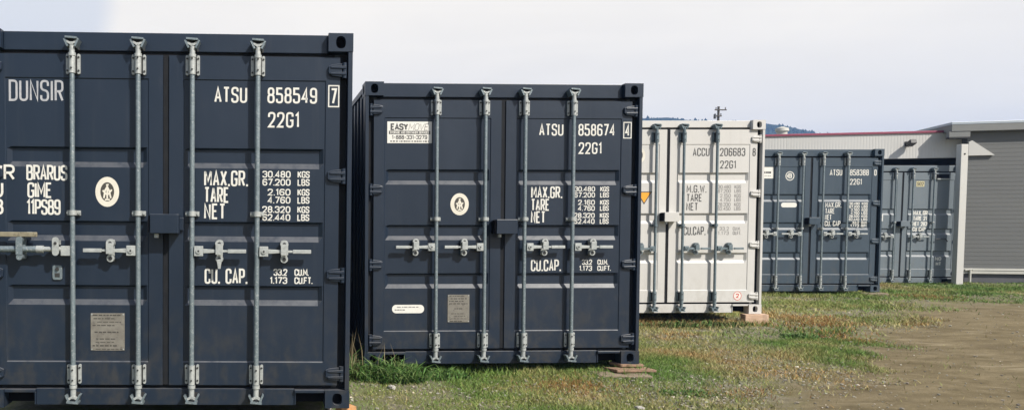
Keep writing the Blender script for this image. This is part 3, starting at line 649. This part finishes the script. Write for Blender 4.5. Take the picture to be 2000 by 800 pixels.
def blades(name, x, y, h, wd, lean, col, z=None, seg2=False):
    """many narrow blades as one mesh"""
    n = len(x); z = ground_z(x, y) - .004 if z is None else z
    a = rg.random(n) * 2 * np.pi; b = rg.random(n) * 2 * np.pi
    dx, dy = np.cos(a) * wd / 2, np.sin(a) * wd / 2; lx, ly = np.cos(b) * lean * h, np.sin(b) * lean * h
    P = np.stack([x, y, z], 1)
    if not seg2:
        V = np.stack([P + np.stack([-dx, -dy, 0 * h], 1), P + np.stack([dx, dy, 0 * h], 1), P + np.stack([lx, ly, h], 1)], 1).reshape(-1, 3)
        F = np.arange(3 * n).reshape(-1, 3); k = 3
    else:
        m1 = P + np.stack([lx * .3, ly * .3, h * .6], 1); tp = P + np.stack([lx, ly, h * np.clip(1.05 - .35 * lean, .3, 1.1)], 1); d = np.stack([dx, dy, 0 * h], 1)
        V = np.stack([P - d, P + d, m1 + d * .8, m1 - d * .8, tp], 1).reshape(-1, 3); o = 5 * np.arange(n)[:, None]
        F = np.concatenate([o + np.array([[0, 1, 2]]), o + np.array([[0, 2, 3]]), o + np.array([[3, 2, 4]])], 0); k = 5
    o = np_mesh(name, V, F, [LEAF])
    at_ = o.data.color_attributes.new('tint', 'FLOAT_COLOR', 'POINT'); cc = np.repeat(np.concatenate([col, np.ones((n, 1))], 1), k, 0).astype(np.float32); at_.data.foreach_set('color', cc.ravel())
    return o
GREEN = np.array([[.085, .150, .028], [.118, .172, .038], [.170, .190, .055], [.235, .220, .082], [.300, .250, .120], [.260, .155, .050], [.190, .082, .028]])
def grass_colours(x, y):
    n = len(x); f = (fbm(x, y, .9, 70) - .5) * 2.0 + .48 + rg.normal(0, .17, n); f = f - .10 - .12 * np.clip((y - 10) / 3, 0, 1); c = np.clip(f, 0, .999) * 5
    # rusty dock and sorrel patches in front of the white and blue-grey boxes
    for px, py, rad in ((6.7, 9.6, .55), (7.3, 10.4, .5), (6.6, 8.7, .45), (11.0, 13.0, .5), (2.4, 6.2, .35), (3.7, 6.0, .3)):
        k = np.exp(-((x - px) ** 2 + ((y - py) * 1.5) ** 2) / rad ** 2); c = np.where(rg.random(n) < k * .75, 5.0 + rg.random(n) * .9, c)
    i = np.floor(c).astype(int); t = (c - i)[:, None]
    return (GREEN[i] * (1 - t) + GREEN[np.minimum(i + 1, 6)] * t) * rg.uniform(.85, 1.75, (n, 1))
def scatter(n, x0, x1, y0, y1, fn):
    x = rg.uniform(x0, x1, n); y = y0 + (y1 - y0) * rg.random(n); k = rg.random(n) < fn(x, y); return x[k], y[k]
def turf_density(x, y):
    d = np.clip((fbm(x, y, 1.1, 20) - .36) * 4.6, .22, 1) * (1 - .994 * dirt_mask(x, y))
    gravel = np.exp(-((x - 3.6) ** 2 / 1.2 + (y - 6.1) ** 2 / .35)); d = d * (1 - .72 * np.clip(gravel * 1.4, 0, 1) * (.4 + .9 * fbm(x, y, 1.8, 61)))
    return d
def vis(x, y): return (x > .25 + .05 * y - .2) & (x < y * 1.02)
X1, Y1 = scatter(420000, .3, 8.5, 5.2, 8.6, lambda x, y: turf_density(x, y) * vis(x, y)); H1 = rg.uniform(.012, .042, len(X1)) * (.55 + .9 * fbm(X1, Y1, 1.4, 33))
X2, Y2 = scatter(340000, 2.5, 17.5, 8.6, 17.5, lambda x, y: turf_density(x, y) * vis(x, y)); H2 = rg.uniform(.02, .055, len(X2)) * (.55 + .9 * fbm(X2, Y2, 1.4, 33))
# longer fringe in the shelter of the container fronts
fr = []
for (xa, xb, yy, n) in ((.8, 3.25, 6.72, 1500), (3.8, 6.25, 9.75, 2400), (7.9, 10.5, 13.25, 1500), (11.6, 14.4, 16.0, 800)):
    fx = rg.uniform(xa, xb, n); fy = yy + rg.normal(0, .10, n) - .02; fr.append((fx, fy))
X3 = np.concatenate([f[0] for f in fr]); Y3 = np.concatenate([f[1] for f in fr]); H3 = rg.uniform(.03, .10, len(X3)) * (.3 + 1.0 * fbm(X3, Y3, 2.2, 12))
X = np.concatenate([X1, X2, X3]); Y = np.concatenate([Y1, Y2, Y3]); Hh = np.concatenate([H1, H2, H3])
Wd = np.concatenate([rg.uniform(.004, .009, len(X1)), rg.uniform(.008, .016, len(X2)), rg.uniform(.006, .012, len(X3))])
o = blades('grass', X, Y, Hh, Wd, rg.uniform(.2, 1.4, len(X)), grass_colours(X, Y)); tag(o, 'short patchy grass and dry weeds over the gravel', 'grass', kind='stuff')

def pebbles(name, x, y, r, col):
    n = len(x); base = np.array([[1, 0, 0], [-1, 0, 0], [0, 1, 0], [0, -1, 0], [0, 0, 1], [0, 0, -1]], float)
    base = np.concatenate([base, np.array([[a, b, c] for a in (.62, -.62) for b in (.62, -.62) for c in (.62, -.62)])])
    tri = []
    cid = {(a, b, c): 6 + k for k, (a, b, c) in enumerate([(a, b, c) for a in (1, -1) for b in (1, -1) for c in (1, -1)])}
    for (a, b, c), k in cid.items():
        X_, Y_, Z_ = (0 if a > 0 else 1), (2 if b > 0 else 3), (4 if c > 0 else 5); tri += [(X_, Y_, k), (Y_, Z_, k), (Z_, X_, k)]
    s = rg.uniform(.6, 1.3, (n, 1, 3)) * r[:, None, None]; s[:, :, 2] *= .6
    an = rg.random(n) * 2 * np.pi; ca, sa = np.cos(an), np.sin(an); jit = 1 + rg.normal(0, .12, (n, 14, 1)); V = base[None] * s * jit
    V = np.stack([V[:, :, 0] * ca[:, None] - V[:, :, 1] * sa[:, None], V[:, :, 0] * sa[:, None] + V[:, :, 1] * ca[:, None], V[:, :, 2]], 2)
    V += np.stack([x, y, ground_z(x, y) + r * .45], 1)[:, None, :]
    F = (np.arange(n)[:, None, None] * 14 + np.array(tri)[None]).reshape(-1, 3)
    o = np_mesh(name, V.reshape(-1, 3), F, [LEAF]); at_ = o.data.color_attributes.new('tint', 'FLOAT_COLOR', 'POINT')
    at_.data.foreach_set('color', np.repeat(np.concatenate([col, np.ones((n, 1))], 1), 14, 0).astype(np.float32).ravel()); return o
def gravel_density(x, y):
    g_ = np.exp(-((x - 3.3) ** 2 / 3.0 + (y - 6.1) ** 2 / .8)); return np.clip(.12 + .9 * g_ * (.3 + fbm(x, y, 2.0, 90)) + .18 * fbm(x, y, .8, 95), 0, 1) * (1 - .86 * dirt_mask(x, y)) * vis(x, y)
PX, PY = scatter(170000, .3, 14, 5.2, 15, lambda x, y: gravel_density(x, y) * np.clip(8 / y, .3, 1) ** 2)
pr = np.clip(rg.lognormal(-5.15, .42, len(PX)), .003, .016)
g0 = rg.uniform(.16, .40, (len(PX), 1)); g0 = np.where(rg.random((len(PX), 1)) < .10, rg.uniform(.42, .62, (len(PX), 1)), g0); pc = g0 * np.array([[1, .91, .74]]) * rg.uniform(.95, 1.05, (len(PX), 3))
o = pebbles('gravel', PX, PY, pr, pc); tag(o, 'pale gravel pebbles strewn through the grass', 'gravel', kind='stuff')

def clump(name, label, cat, cx, cy, rx, ry, n, h0, h1, cols, lean=(.3, 1.3), wd=(.006, .013), seed=0, stalks=0, group=None):
    a = rg.random(n) * 2 * np.pi; rr = np.sqrt(rg.random(n)); x = cx + rx * rr * np.cos(a); y = cy + ry * rr * np.sin(a)
    h = rg.uniform(h0, h1, n) * (1.05 - .5 * rr); col = np.array(cols)[rg.integers(0, len(cols), n)] * rg.uniform(.7, 1.3, (n, 1))
    root = empty(name, label, cat, group, Matrix.Translation((cx, cy, gz(cx, cy))))
    z = ground_z(x, y) - gz(cx, cy) - .006
    blades('blades', x - cx, y - cy, h, rg.uniform(*wd, n), rg.uniform(*lean, n), col, z, True).parent = root
    if stalks:
        x = rg.uniform(-rx * .8, rx * .5, stalks); y = rg.uniform(-ry, ry * .5, stalks); hs = rg.uniform(h1 * .9, h1 * 1.5, stalks)
        blades('seed_stalks', x, y, hs, np.full(stalks, .006), rg.uniform(.1, .3, stalks), np.array([[.26, .21, .12]]) * rg.uniform(.6, 1.2, (stalks, 1)), np.zeros(stalks), True).parent = root
    return root
LUSH = [[.055, .135, .026], [.075, .160, .034], [.105, .185, .045], [.150, .210, .070], [.055, .100, .022]]
DRYG = [[.15, .13, .06], [.10, .10, .04], [.06, .08, .02]]
clump('grass_clump', 'tall green grass clump with dry stalks at the corner of the EASYMOVE container', 'grass clump', .95, 6.48, .34, .20, 900, .10, .30, LUSH, lean=(.5, 1.7), wd=(.008, .016), stalks=9)
clump('grass_clump', 'dark grass growing in the narrow gap between the two navy containers', 'grass clump', .62, 6.58, .13, .25, 360, .10, .32, LUSH + DRYG, stalks=7)
clump('weed_clump', 'low leafy weed clump under the second locking bar of the EASYMOVE container', 'weeds', 1.42, 6.56, .24, .12, 420, .05, .15, LUSH, wd=(.008, .018))
clump('weed_clump', 'dark ragged weeds below the white container, left of its pale block', 'weeds', 5.15, 9.60, .85, .12, 700, .04, .15, LUSH + DRYG, wd=(.008, .018))
clump('weed_clump', 'small dark green weed in front of the pale block of the white container', 'weeds', 5.95, 8.70, .22, .12, 200, .03, .11, LUSH, wd=(.010, .02))
clump('weed_clump', 'bright green weed patch alone in the gravel near the bare track', 'weeds', 3.22, 5.98, .24, .12, 260, .02, .07, LUSH, wd=(.008, .018))

# ------------------------------------------------------------------ timber under the corners
M['wood_grey'] = mat('weathered_board', (.20, .15, .105), .85, var=(.30, .235, .17), vscale=9, stretch=(1, 6, 6), bump=.4, bscale=40)
M['wood_rust'] = mat('red_brown_board', (.22, .13, .08), .85, var=(.31, .20, .135), vscale=9, stretch=(1, 6, 6), bump=.4, bscale=40)
M['wood_pink'] = mat('pale_pinkish_block', (.46, .30, .20), .85, var=(.56, .40, .29), vscale=7, stretch=(1, 5, 5), bump=.4, bscale=40)
M['wood_orange'] = mat('orange_block', (.50, .22, .07), .85, var=(.60, .34, .16), vscale=9, bump=.3, bscale=40)
def plank(name, label, cat, x, y, z, lx, ly, lz, rz, m, tilt=0, group=None):
    mb = MB(); n = 7; rr = random.Random(int(x * 1000)); ps = []
    for i in range(n):
        u = -lx / 2 + lx * i / (n - 1); j = [rr.uniform(-.006, .006) for _ in range(4)]
        e = rr.uniform(-.03, .03) if i in (0, n - 1) else 0
        ps += [(u + e, -ly / 2 + j[0], 0), (u - e * .5, ly / 2 + j[1], 0), (u - e * .5, ly / 2 + j[1], lz + j[2] * .4), (u + e, -ly / 2 + j[0], lz + j[3] * .4)]
    fs = [(0, 1, 2, 3), tuple(4 * (n - 1) + k for k in (3, 2, 1, 0))]
    for i in range(n - 1):
        for k in range(4): fs.append((4 * i + k, 4 * i + 4 + k, 4 * i + 4 + (k + 1) % 4, 4 * i + (k + 1) % 4))
    mb.add(ps, fs, m); o = mb.build(name, None, .004); o.location = (x, y, z); o.rotation_euler = (tilt, 0, rz); return tag(o, label, cat, group)
plank('plank', 'weathered grey board lying lowest under the EASYMOVE container corner', 'plank', 2.98, 6.62, gz(2.98, 6.62) - .004, .46, .20, .022, -.10, 'wood_grey', .03)
plank('plank', 'red-brown board sticking out furthest right under the EASYMOVE container corner', 'plank', 3.10, 6.70, gz(3.1, 6.7) + .022, .36, .16, .022, .05, 'wood_rust')
plank('plank', 'thin rusty-brown packing board directly under the corner casting of the EASYMOVE container', 'plank', 3.12, 6.80, gz(3.12, 6.8) + .046, .24, .15, .022, .04, 'wood_rust')
b3 = EYE.z - 1.0161
plank('timber_block', 'thick pale pinkish block under the right corner of the white container', 'timber block', 6.12, 9.80, gz(6.12, 9.8) - .01, .30, .16, b3 - gz(6.12, 9.8) + .010, 0, 'wood_pink')
plank('plank', 'pale weathered plank under the right corner of the blue-grey container', 'plank', 10.33, 13.30, gz(10.33, 13.3) - .006, .38, .18, .045, -.12, 'wood_grey')
plank('timber_block', 'orange timber block peeking out under the nearest container', 'timber block', .455, 5.17, gz(.515, 5.16) - .01, .085, .14, .137, .1, 'wood_orange')
M['stone'] = mat('pale_stone', (.42, .40, .36), .9, var=(.30, .28, .25), vscale=30, bump=.4, bscale=50)
def stone(label, x, y, r):
    mb = MB(); rr = random.Random(int(x * 997)); n, k = 9, 5; ps = []
    for j in range(k):
        ph = math.pi * (j + .5) / k
        for i in range(n):
            th = 2 * math.pi * i / n; q_ = r * rr.uniform(.8, 1.2); ps.append((q_ * math.sin(ph) * math.cos(th) * 1.3, q_ * math.sin(ph) * math.sin(th), q_ * math.cos(ph) * .6))
    fs = [(j * n + i, j * n + (i + 1) % n, (j + 1) * n + (i + 1) % n, (j + 1) * n + i) for j in range(k - 1) for i in range(n)] + [tuple(range(n - 1, -1, -1)), tuple((k - 1) * n + i for i in range(n))]
    mb.add(ps, fs, 'stone'); o = mb.build('stone', None); o.location = (x, y, gz(x, y) + r * .3); o.rotation_euler.z = rr.random() * 6; return tag(o, label, 'stone')
stone('white stone on bare soil in front of the tall green grass clump', .92, 6.12, .035)
stone('dark-edged stone at the bottom of the picture on the bare track', 2.62, 5.50, .032)

# ------------------------------------------------------------------ buildings behind
M['cream'] = mat('cream_cladding', (.53, .52, .49), .6, var=(.49, .48, .45), vscale=1.5, stretch=(1, 1, .3), var2=(.45, .41, .35), v2scale=6, v2lo=.62, v2hi=.85)
M['red'] = mat('red_trim', (.27, .055, .095), .5)
M['grey_siding'] = mat('grey_siding', (.112, .114, .111), .62, var=(.126, .128, .123), vscale=1.2, stretch=(.4, .4, 3))
M['eave_cap'] = mat('pale_metal_eave', (.36, .40, .43), .4, .3, var=(.42, .46, .5), vscale=3)
M['eave_grey'] = mat('grey_eave', (.17, .175, .17), .6, var=(.20, .20, .19), vscale=3)
M['concrete'] = mat('dark_concrete', (.085, .085, .095), .9, var=(.11, .11, .115), vscale=4, bump=.3, bscale=20)
M['pale_trim'] = mat('pale_trim', (.52, .51, .46), .6, var=(.44, .43, .39), vscale=5)
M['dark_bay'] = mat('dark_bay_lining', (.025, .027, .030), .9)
M['roofing'] = mat('grey_roofing', (.25, .25, .25), .7, var=(.2, .2, .2), vscale=1)
M['black_metal'] = mat('black_metal', (.02, .02, .02), .5)
th = math.radians(12.0); U = Vector((math.cos(th), -math.sin(th), 0)); NB = Vector((math.sin(th), math.cos(th), 0))   # U: to the right along the wall, NB: into the building
A = at(1868, 456, 16.8); A.z = 0
def W(u, n, z): return A + U * u + NB * n + Vector((0, 0, z))
zt, zf, gb = 3.52, 2.975, .20; ul, ur = -3.86, 0.62; bl, br = -3.35, 0.03
wh = empty('warehouse', 'long cream corrugated building with a red roof edge behind the far containers', 'building', None, Matrix.Translation((A.x, A.y, 0)) @ Matrix.Rotation(-th, 4, 'Z'))
def clad(mb, u0, u1, z0, z1, y=0.0, pitch=.06, m='cream'):
    us = []; u = u0
    while u < u1:
        for du, d in ((0, 0), (.035, 0), (.042, .0020), (.053, .0020)):
            if u + du < u1: us.append((u + du, d))
        u += pitch
    us.append((u1, 0)); n = len(us)
    mb.add([(a, y + d, z) for z in (z0, z1) for a, d in us], [(i, i + 1, n + i + 1, n + i) for i in range(n - 1)], m)
mb = MB(); clad(mb, bl, ur, zf, zt); clad(mb, ul, bl - .001, gb, zt); clad(mb, br + .16, ur, gb, zf - .001)
mb.box(ul, ur, .03, .10, zf, zt - .003, 'cream'); mb.box(ul, bl, .03, .10, gb, zf - .001, 'cream'); mb.box(br + .10, ur, .03, .10, gb, zf - .001, 'cream')
mb.box(ul, ul + .08, .101, 10, gb, zt - .003, 'cream'); mb.box(ul, ur, 10, 10.1, gb, zt - .003, 'cream'); mb.box(ur - .08, ur, .101, 10, gb, zt - .003, 'cream'); mb.build('wall', wh)
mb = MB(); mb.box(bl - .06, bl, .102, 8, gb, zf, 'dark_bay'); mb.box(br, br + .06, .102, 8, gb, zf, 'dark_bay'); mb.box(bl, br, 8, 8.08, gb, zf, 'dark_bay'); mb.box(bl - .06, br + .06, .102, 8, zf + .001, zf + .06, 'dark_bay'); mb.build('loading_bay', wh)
mb = MB(); mb.box(ul - .03, ur, -.03, .12, zt, zt + .045, 'red'); mb.build('roof_trim', wh, .004)
mb = MB(); mb.box(ul - .02, ur, .121, 10.1, zt, zt + .03, 'roofing'); mb.build('roof', wh)
p = on_plane(1772, 281, A, NB); lu = (p - A).dot(U)
lt = empty('wall_light', 'small black floodlight high on the cream corrugated wall', 'light', None, Matrix.Translation(W(lu, 0, p.z)) @ Matrix.Rotation(-th, 4, 'Z'))
mb = MB(); mb.box(-.06, .06, -.24, -.06, -.045, .05, 'black_metal', Matrix.Rotation(-.35, 3, 'X')); mb.build('lamp_head', lt, .01)
mb = MB(); mb.box(-.03, .03, -.07, -.002, -.02, .02, 'black_metal'); mb.box(-.05, .05, -.012, -.001, -.05, .05, 'black_metal'); mb.build('bracket', lt)
p = on_plane(1527, 268, A + NB * 1.5, NB); vu = (p - A).dot(U)
mb = MB(); mb.cyl((0, 0, 0), (0, 0, .26), .115, 'pale_trim', 16); mb.cyl((0, 0, .26), (0, 0, .33), .15, 'pale_trim', 16, .14); mb.cyl((0, 0, .33), (0, 0, .37), .14, 'pale_trim', 16, .03)
o = mb.build('roof_vent'); o.location = W(vu, 1.5, zt + .03); tag(o, 'squat white vent on the roof of the cream building', 'roof vent')

# grey sided building
tg = math.radians(15.0); UG = Vector((math.cos(tg), -math.sin(tg), 0)); NG = Vector((math.sin(tg), math.cos(tg), 0))
B = at(1882, 456, 16.6); B.z = 0
gb_ = empty('grey_building', 'grey building with horizontal siding and a flat overhanging eave at the right edge', 'building', None, Matrix.Translation((B.x, B.y, 0)) @ Matrix.Rotation(-tg, 4, 'Z'))
zb0, zb1, zr0 = .58, 3.50, 3.50
mb = MB(); prof = [(0.0, zb0)]; z = zb0; pitch = .088
vs = []; fs = []
rows_ = []
while z < zb1: rows_ += [(-.003, z), (0.0, min(z + pitch - .001, zb1))]; z += pitch
n = len(rows_)
mb.add([(x, y, zz) for x in (0, 11) for y, zz in rows_], [(i, n + i, n + i + 1, i + 1) for i in range(n - 1)], 'grey_siding')
mb.add([(0, y, zz) for y, zz in rows_] + [(0, .1, zb1), (0, .1, zb0)], [tuple(range(n + 2))], 'grey_siding')
mb.box(.002, .06, .10, 10, zb0, zb1, 'grey_siding'); mb.box(10.94, 11, .10, 10, zb0, zb1, 'grey_siding'); mb.box(0, 11, 10, 10.1, zb0, zb1, 'grey_siding'); mb.build('wall', gb_)
mb = MB(); mb.box(.05, 11, .02, 10, .1, zb0 - .118, 'concrete'); mb.build('foundation', gb_)
mb = MB(); mb.box(-.01, 11, -.035, .10, zb0 - .117, zb0 - .002, 'pale_trim'); mb.box(-.01, 11, -.045, -.036, zb0 - .045, zb0 - .03, 'pale_trim'); mb.build('base_trim', gb_, .004)
mb = MB(); mb.box(-.36, 11.2, -.15, 10.3, zb1 + .002, zb1 + .145, 'eave_grey'); mb.box(-.365, 11.2, -.155, 10.3, zb1 + .146, zb1 + .200, 'eave_cap'); mb.build('roof', gb_, .004)
mb = MB(); mb.box(-.40, -.02, -.14, -.02, zb1 - .115, zb1 - .002, 'eave_grey'); mb.box(-.40, -.02, -.14, -.02, zb1 - .15, zb1 - .1155, 'black_metal'); mb.build('eave_box', gb_, .004)
mb = MB(); mb.cyl((.115, -.06, .26), (.115, -.06, zb0 - .02), .022, 'pale_trim', 12); mb.cyl((.02, -.06, zb0 - .04), (.15, -.06, zb0 - .02), .02, 'pale_trim', 10); mb.build('drain_pipe', gb_)
mb = MB(); mb.prism([(.0, 2.99), (.0, 3.28), (.06, 3.31), (.47, 2.99)], -.06, -.0125, 'cream'); mb.build('pale_triangle', gb_)  # thin cream triangle that makes a pale patch on the siding
# cream post
p0 = at(1869, 556, 15.85)
po = empty('post', 'square cream post standing right of the worn grey-blue container', 'post', None, Matrix.Translation((p0.x, p0.y, gz(p0.x, p0.y) - .02)))
ptop = at(1875, 282, 15.85).z - (gz(p0.x, p0.y) - .02)
mb = MB(); mb.box(-.072, .072, -.06, .06, 0, ptop, 'cream'); mb.build('shaft', po, .006)
mb = MB(); mb.cyl((0, -.066, ptop - .20), (0, -.0595, ptop - .20), .018, 'black_metal', 10); mb.build('bolt', po)

# utility pole far behind
M['pole_wood'] = mat('pole_wood', (.07, .06, .05), .9, var=(.1, .085, .07), vscale=6)
pp = at(1397, 456, 60); pg = gz(pp.x, pp.y)
ptp = at(1397, 208, 60).z - pg
up = empty('utility_pole', 'wooden utility pole with crossarms rising behind the white container', 'utility pole', None, Matrix.Translation((pp.x, pp.y, pg)))
mb = MB(); mb.cyl((0, 0, -.3), (0, 0, ptp), .13, 'pole_wood', 12, .085); mb.build('pole_shaft', up)
for dz, hl, dx in ((-.28, .45, .1), (-.75, .28, -.1)):
    mb = MB(); mb.box(dx - hl, dx + hl, -.16, -.08, ptp + dz - .04, ptp + dz + .04, 'pole_wood'); 
    for s in (-.8, .8): mb.cyl((dx + s * hl, -.12, ptp + dz + .04), (dx + s * hl, -.12, ptp + dz + .20), .035, 'pole_wood', 8)
    mb.build('crossarm', up)
mb = MB(); mb.cyl((-.32, -.1, ptp - .95), (-.32, -.1, ptp - .62), .10, 'concrete', 12); mb.box(-.32, 0, -.13, -.07, ptp - .8, ptp - .74, 'pole_wood'); mb.build('transformer', up)

# ------------------------------------------------------------------ far wooded hills
M['hill'] = mat('wooded_hillside', (.030, .045, .030), .95, spec=.1, var=(.022, .034, .022), vscale=.05, bump=.5, bscale=.2)
HD = 520.0
hx = np.array([-100, 560, 1000, 1180, 1240, 1300, 1345, 1400, 1450, 1500, 1520, 1550, 1580, 1610, 1650, 1720, 1850, 2100, 2600])
hy = np.array([250, 300, 250, 236, 231, 230, 234, 240, 238, 244, 245.5, 252, 259, 266, 273, 276, 280, 290, 320])
hxs = np.array([at(a, 456, HD).x for a in hx]); hzs = np.array([at(a, b, HD).z for a, b in zip(hx, hy)])
sx_ = np.linspace(hxs[0], hxs[-1], 260); ridge = np.interp(sx_, hxs, hzs) + 2.0 * (fbm(sx_, sx_ * 0, .03, 5) - .5)
rowsd = [(-150, 0.0), (-110, .15), (-70, .42), (-30, .8), (0, 1.0), (60, .93), (160, .6), (300, .0)]
V = []
for dy, k in rowsd:
    zz = (ridge - .2) * k + .2 + (6 * (fbm(sx_, sx_ * 0 + dy, .02, 8) - .5)) * (k > .05) * (k < .99) - (k == 0) * 2
    V.append(np.stack([sx_, np.full_like(sx_, HD + dy), zz], 1))
V = np.concatenate(V); nr = len(sx_); q = np.array([j * nr + i for j in range(len(rowsd) - 1) for i in range(nr - 1)])
ho = np_mesh('hills', V, np.stack([q, q + 1, q + nr + 1, q + nr], 1), [M['hill']], True); tag(ho, 'low wooded hill ridge on the horizon', 'hills', kind='structure')
nT = 9000
tx = rg.uniform(sx_[60], sx_[-60], nT); td = rg.uniform(-120, 12, nT); kk = np.interp(td, [r[0] for r in rowsd], [r[1] for r in rowsd])
tz = (np.interp(tx, sx_, ridge) - .2) * kk - .8; thh = rg.uniform(1.2, 2.6, nT) * np.where(rg.random(nT) < .05, 1.8, 1); tr = thh * rg.uniform(.4, .7, nT)
V = []; F = []; k = 6
ang = np.arange(k) * 2 * np.pi / k
ring = np.stack([tx[:, None] + tr[:, None] * np.cos(ang) * rg.uniform(.7, 1.2, (nT, k)), HD + td[:, None] + tr[:, None] * np.sin(ang), (tz + thh * .12)[:, None] + rg.uniform(-.3, .3, (nT, k))], 2)
tip = np.stack([tx, HD + td, tz + thh], 1)[:, None]; V = np.concatenate([ring, tip], 1).reshape(-1, 3)
F = (np.arange(nT)[:, None, None] * 7 + np.array([[i, (i + 1) % k, 6] for i in range(k)])[None]).reshape(-1, 3)
fo = np_mesh('hillside_forest', V, F, [M['hill']]); tag(fo, 'far conifer forest covering the hill ridge', 'forest', kind='stuff')

# ------------------------------------------------------------------ haze
HAZE = 0.0008
if HAZE:
    mb = MB(); hm = bpy.data.materials.new('haze_air'); hm.use_nodes = True; t = hm.node_tree
    for n in list(t.nodes):
        if n.type == 'BSDF_PRINCIPLED': t.nodes.remove(n)
    pv = t.nodes.new('ShaderNodeVolumePrincipled'); pv.inputs['Color'].default_value = (.30, .52, 1.0, 1); pv.inputs['Density'].default_value = HAZE; pv.inputs['Anisotropy'].default_value = 0.0
    t.links.new(pv.outputs[0], t.nodes['Material Output'].inputs['Volume'])
    mb.box(-320, 760, -40, 800, -4, 95, hm)
    hzb = mb.build('haze'); tag(hzb, 'thin bluish air between the yard and the hills', 'haze', kind='stuff')
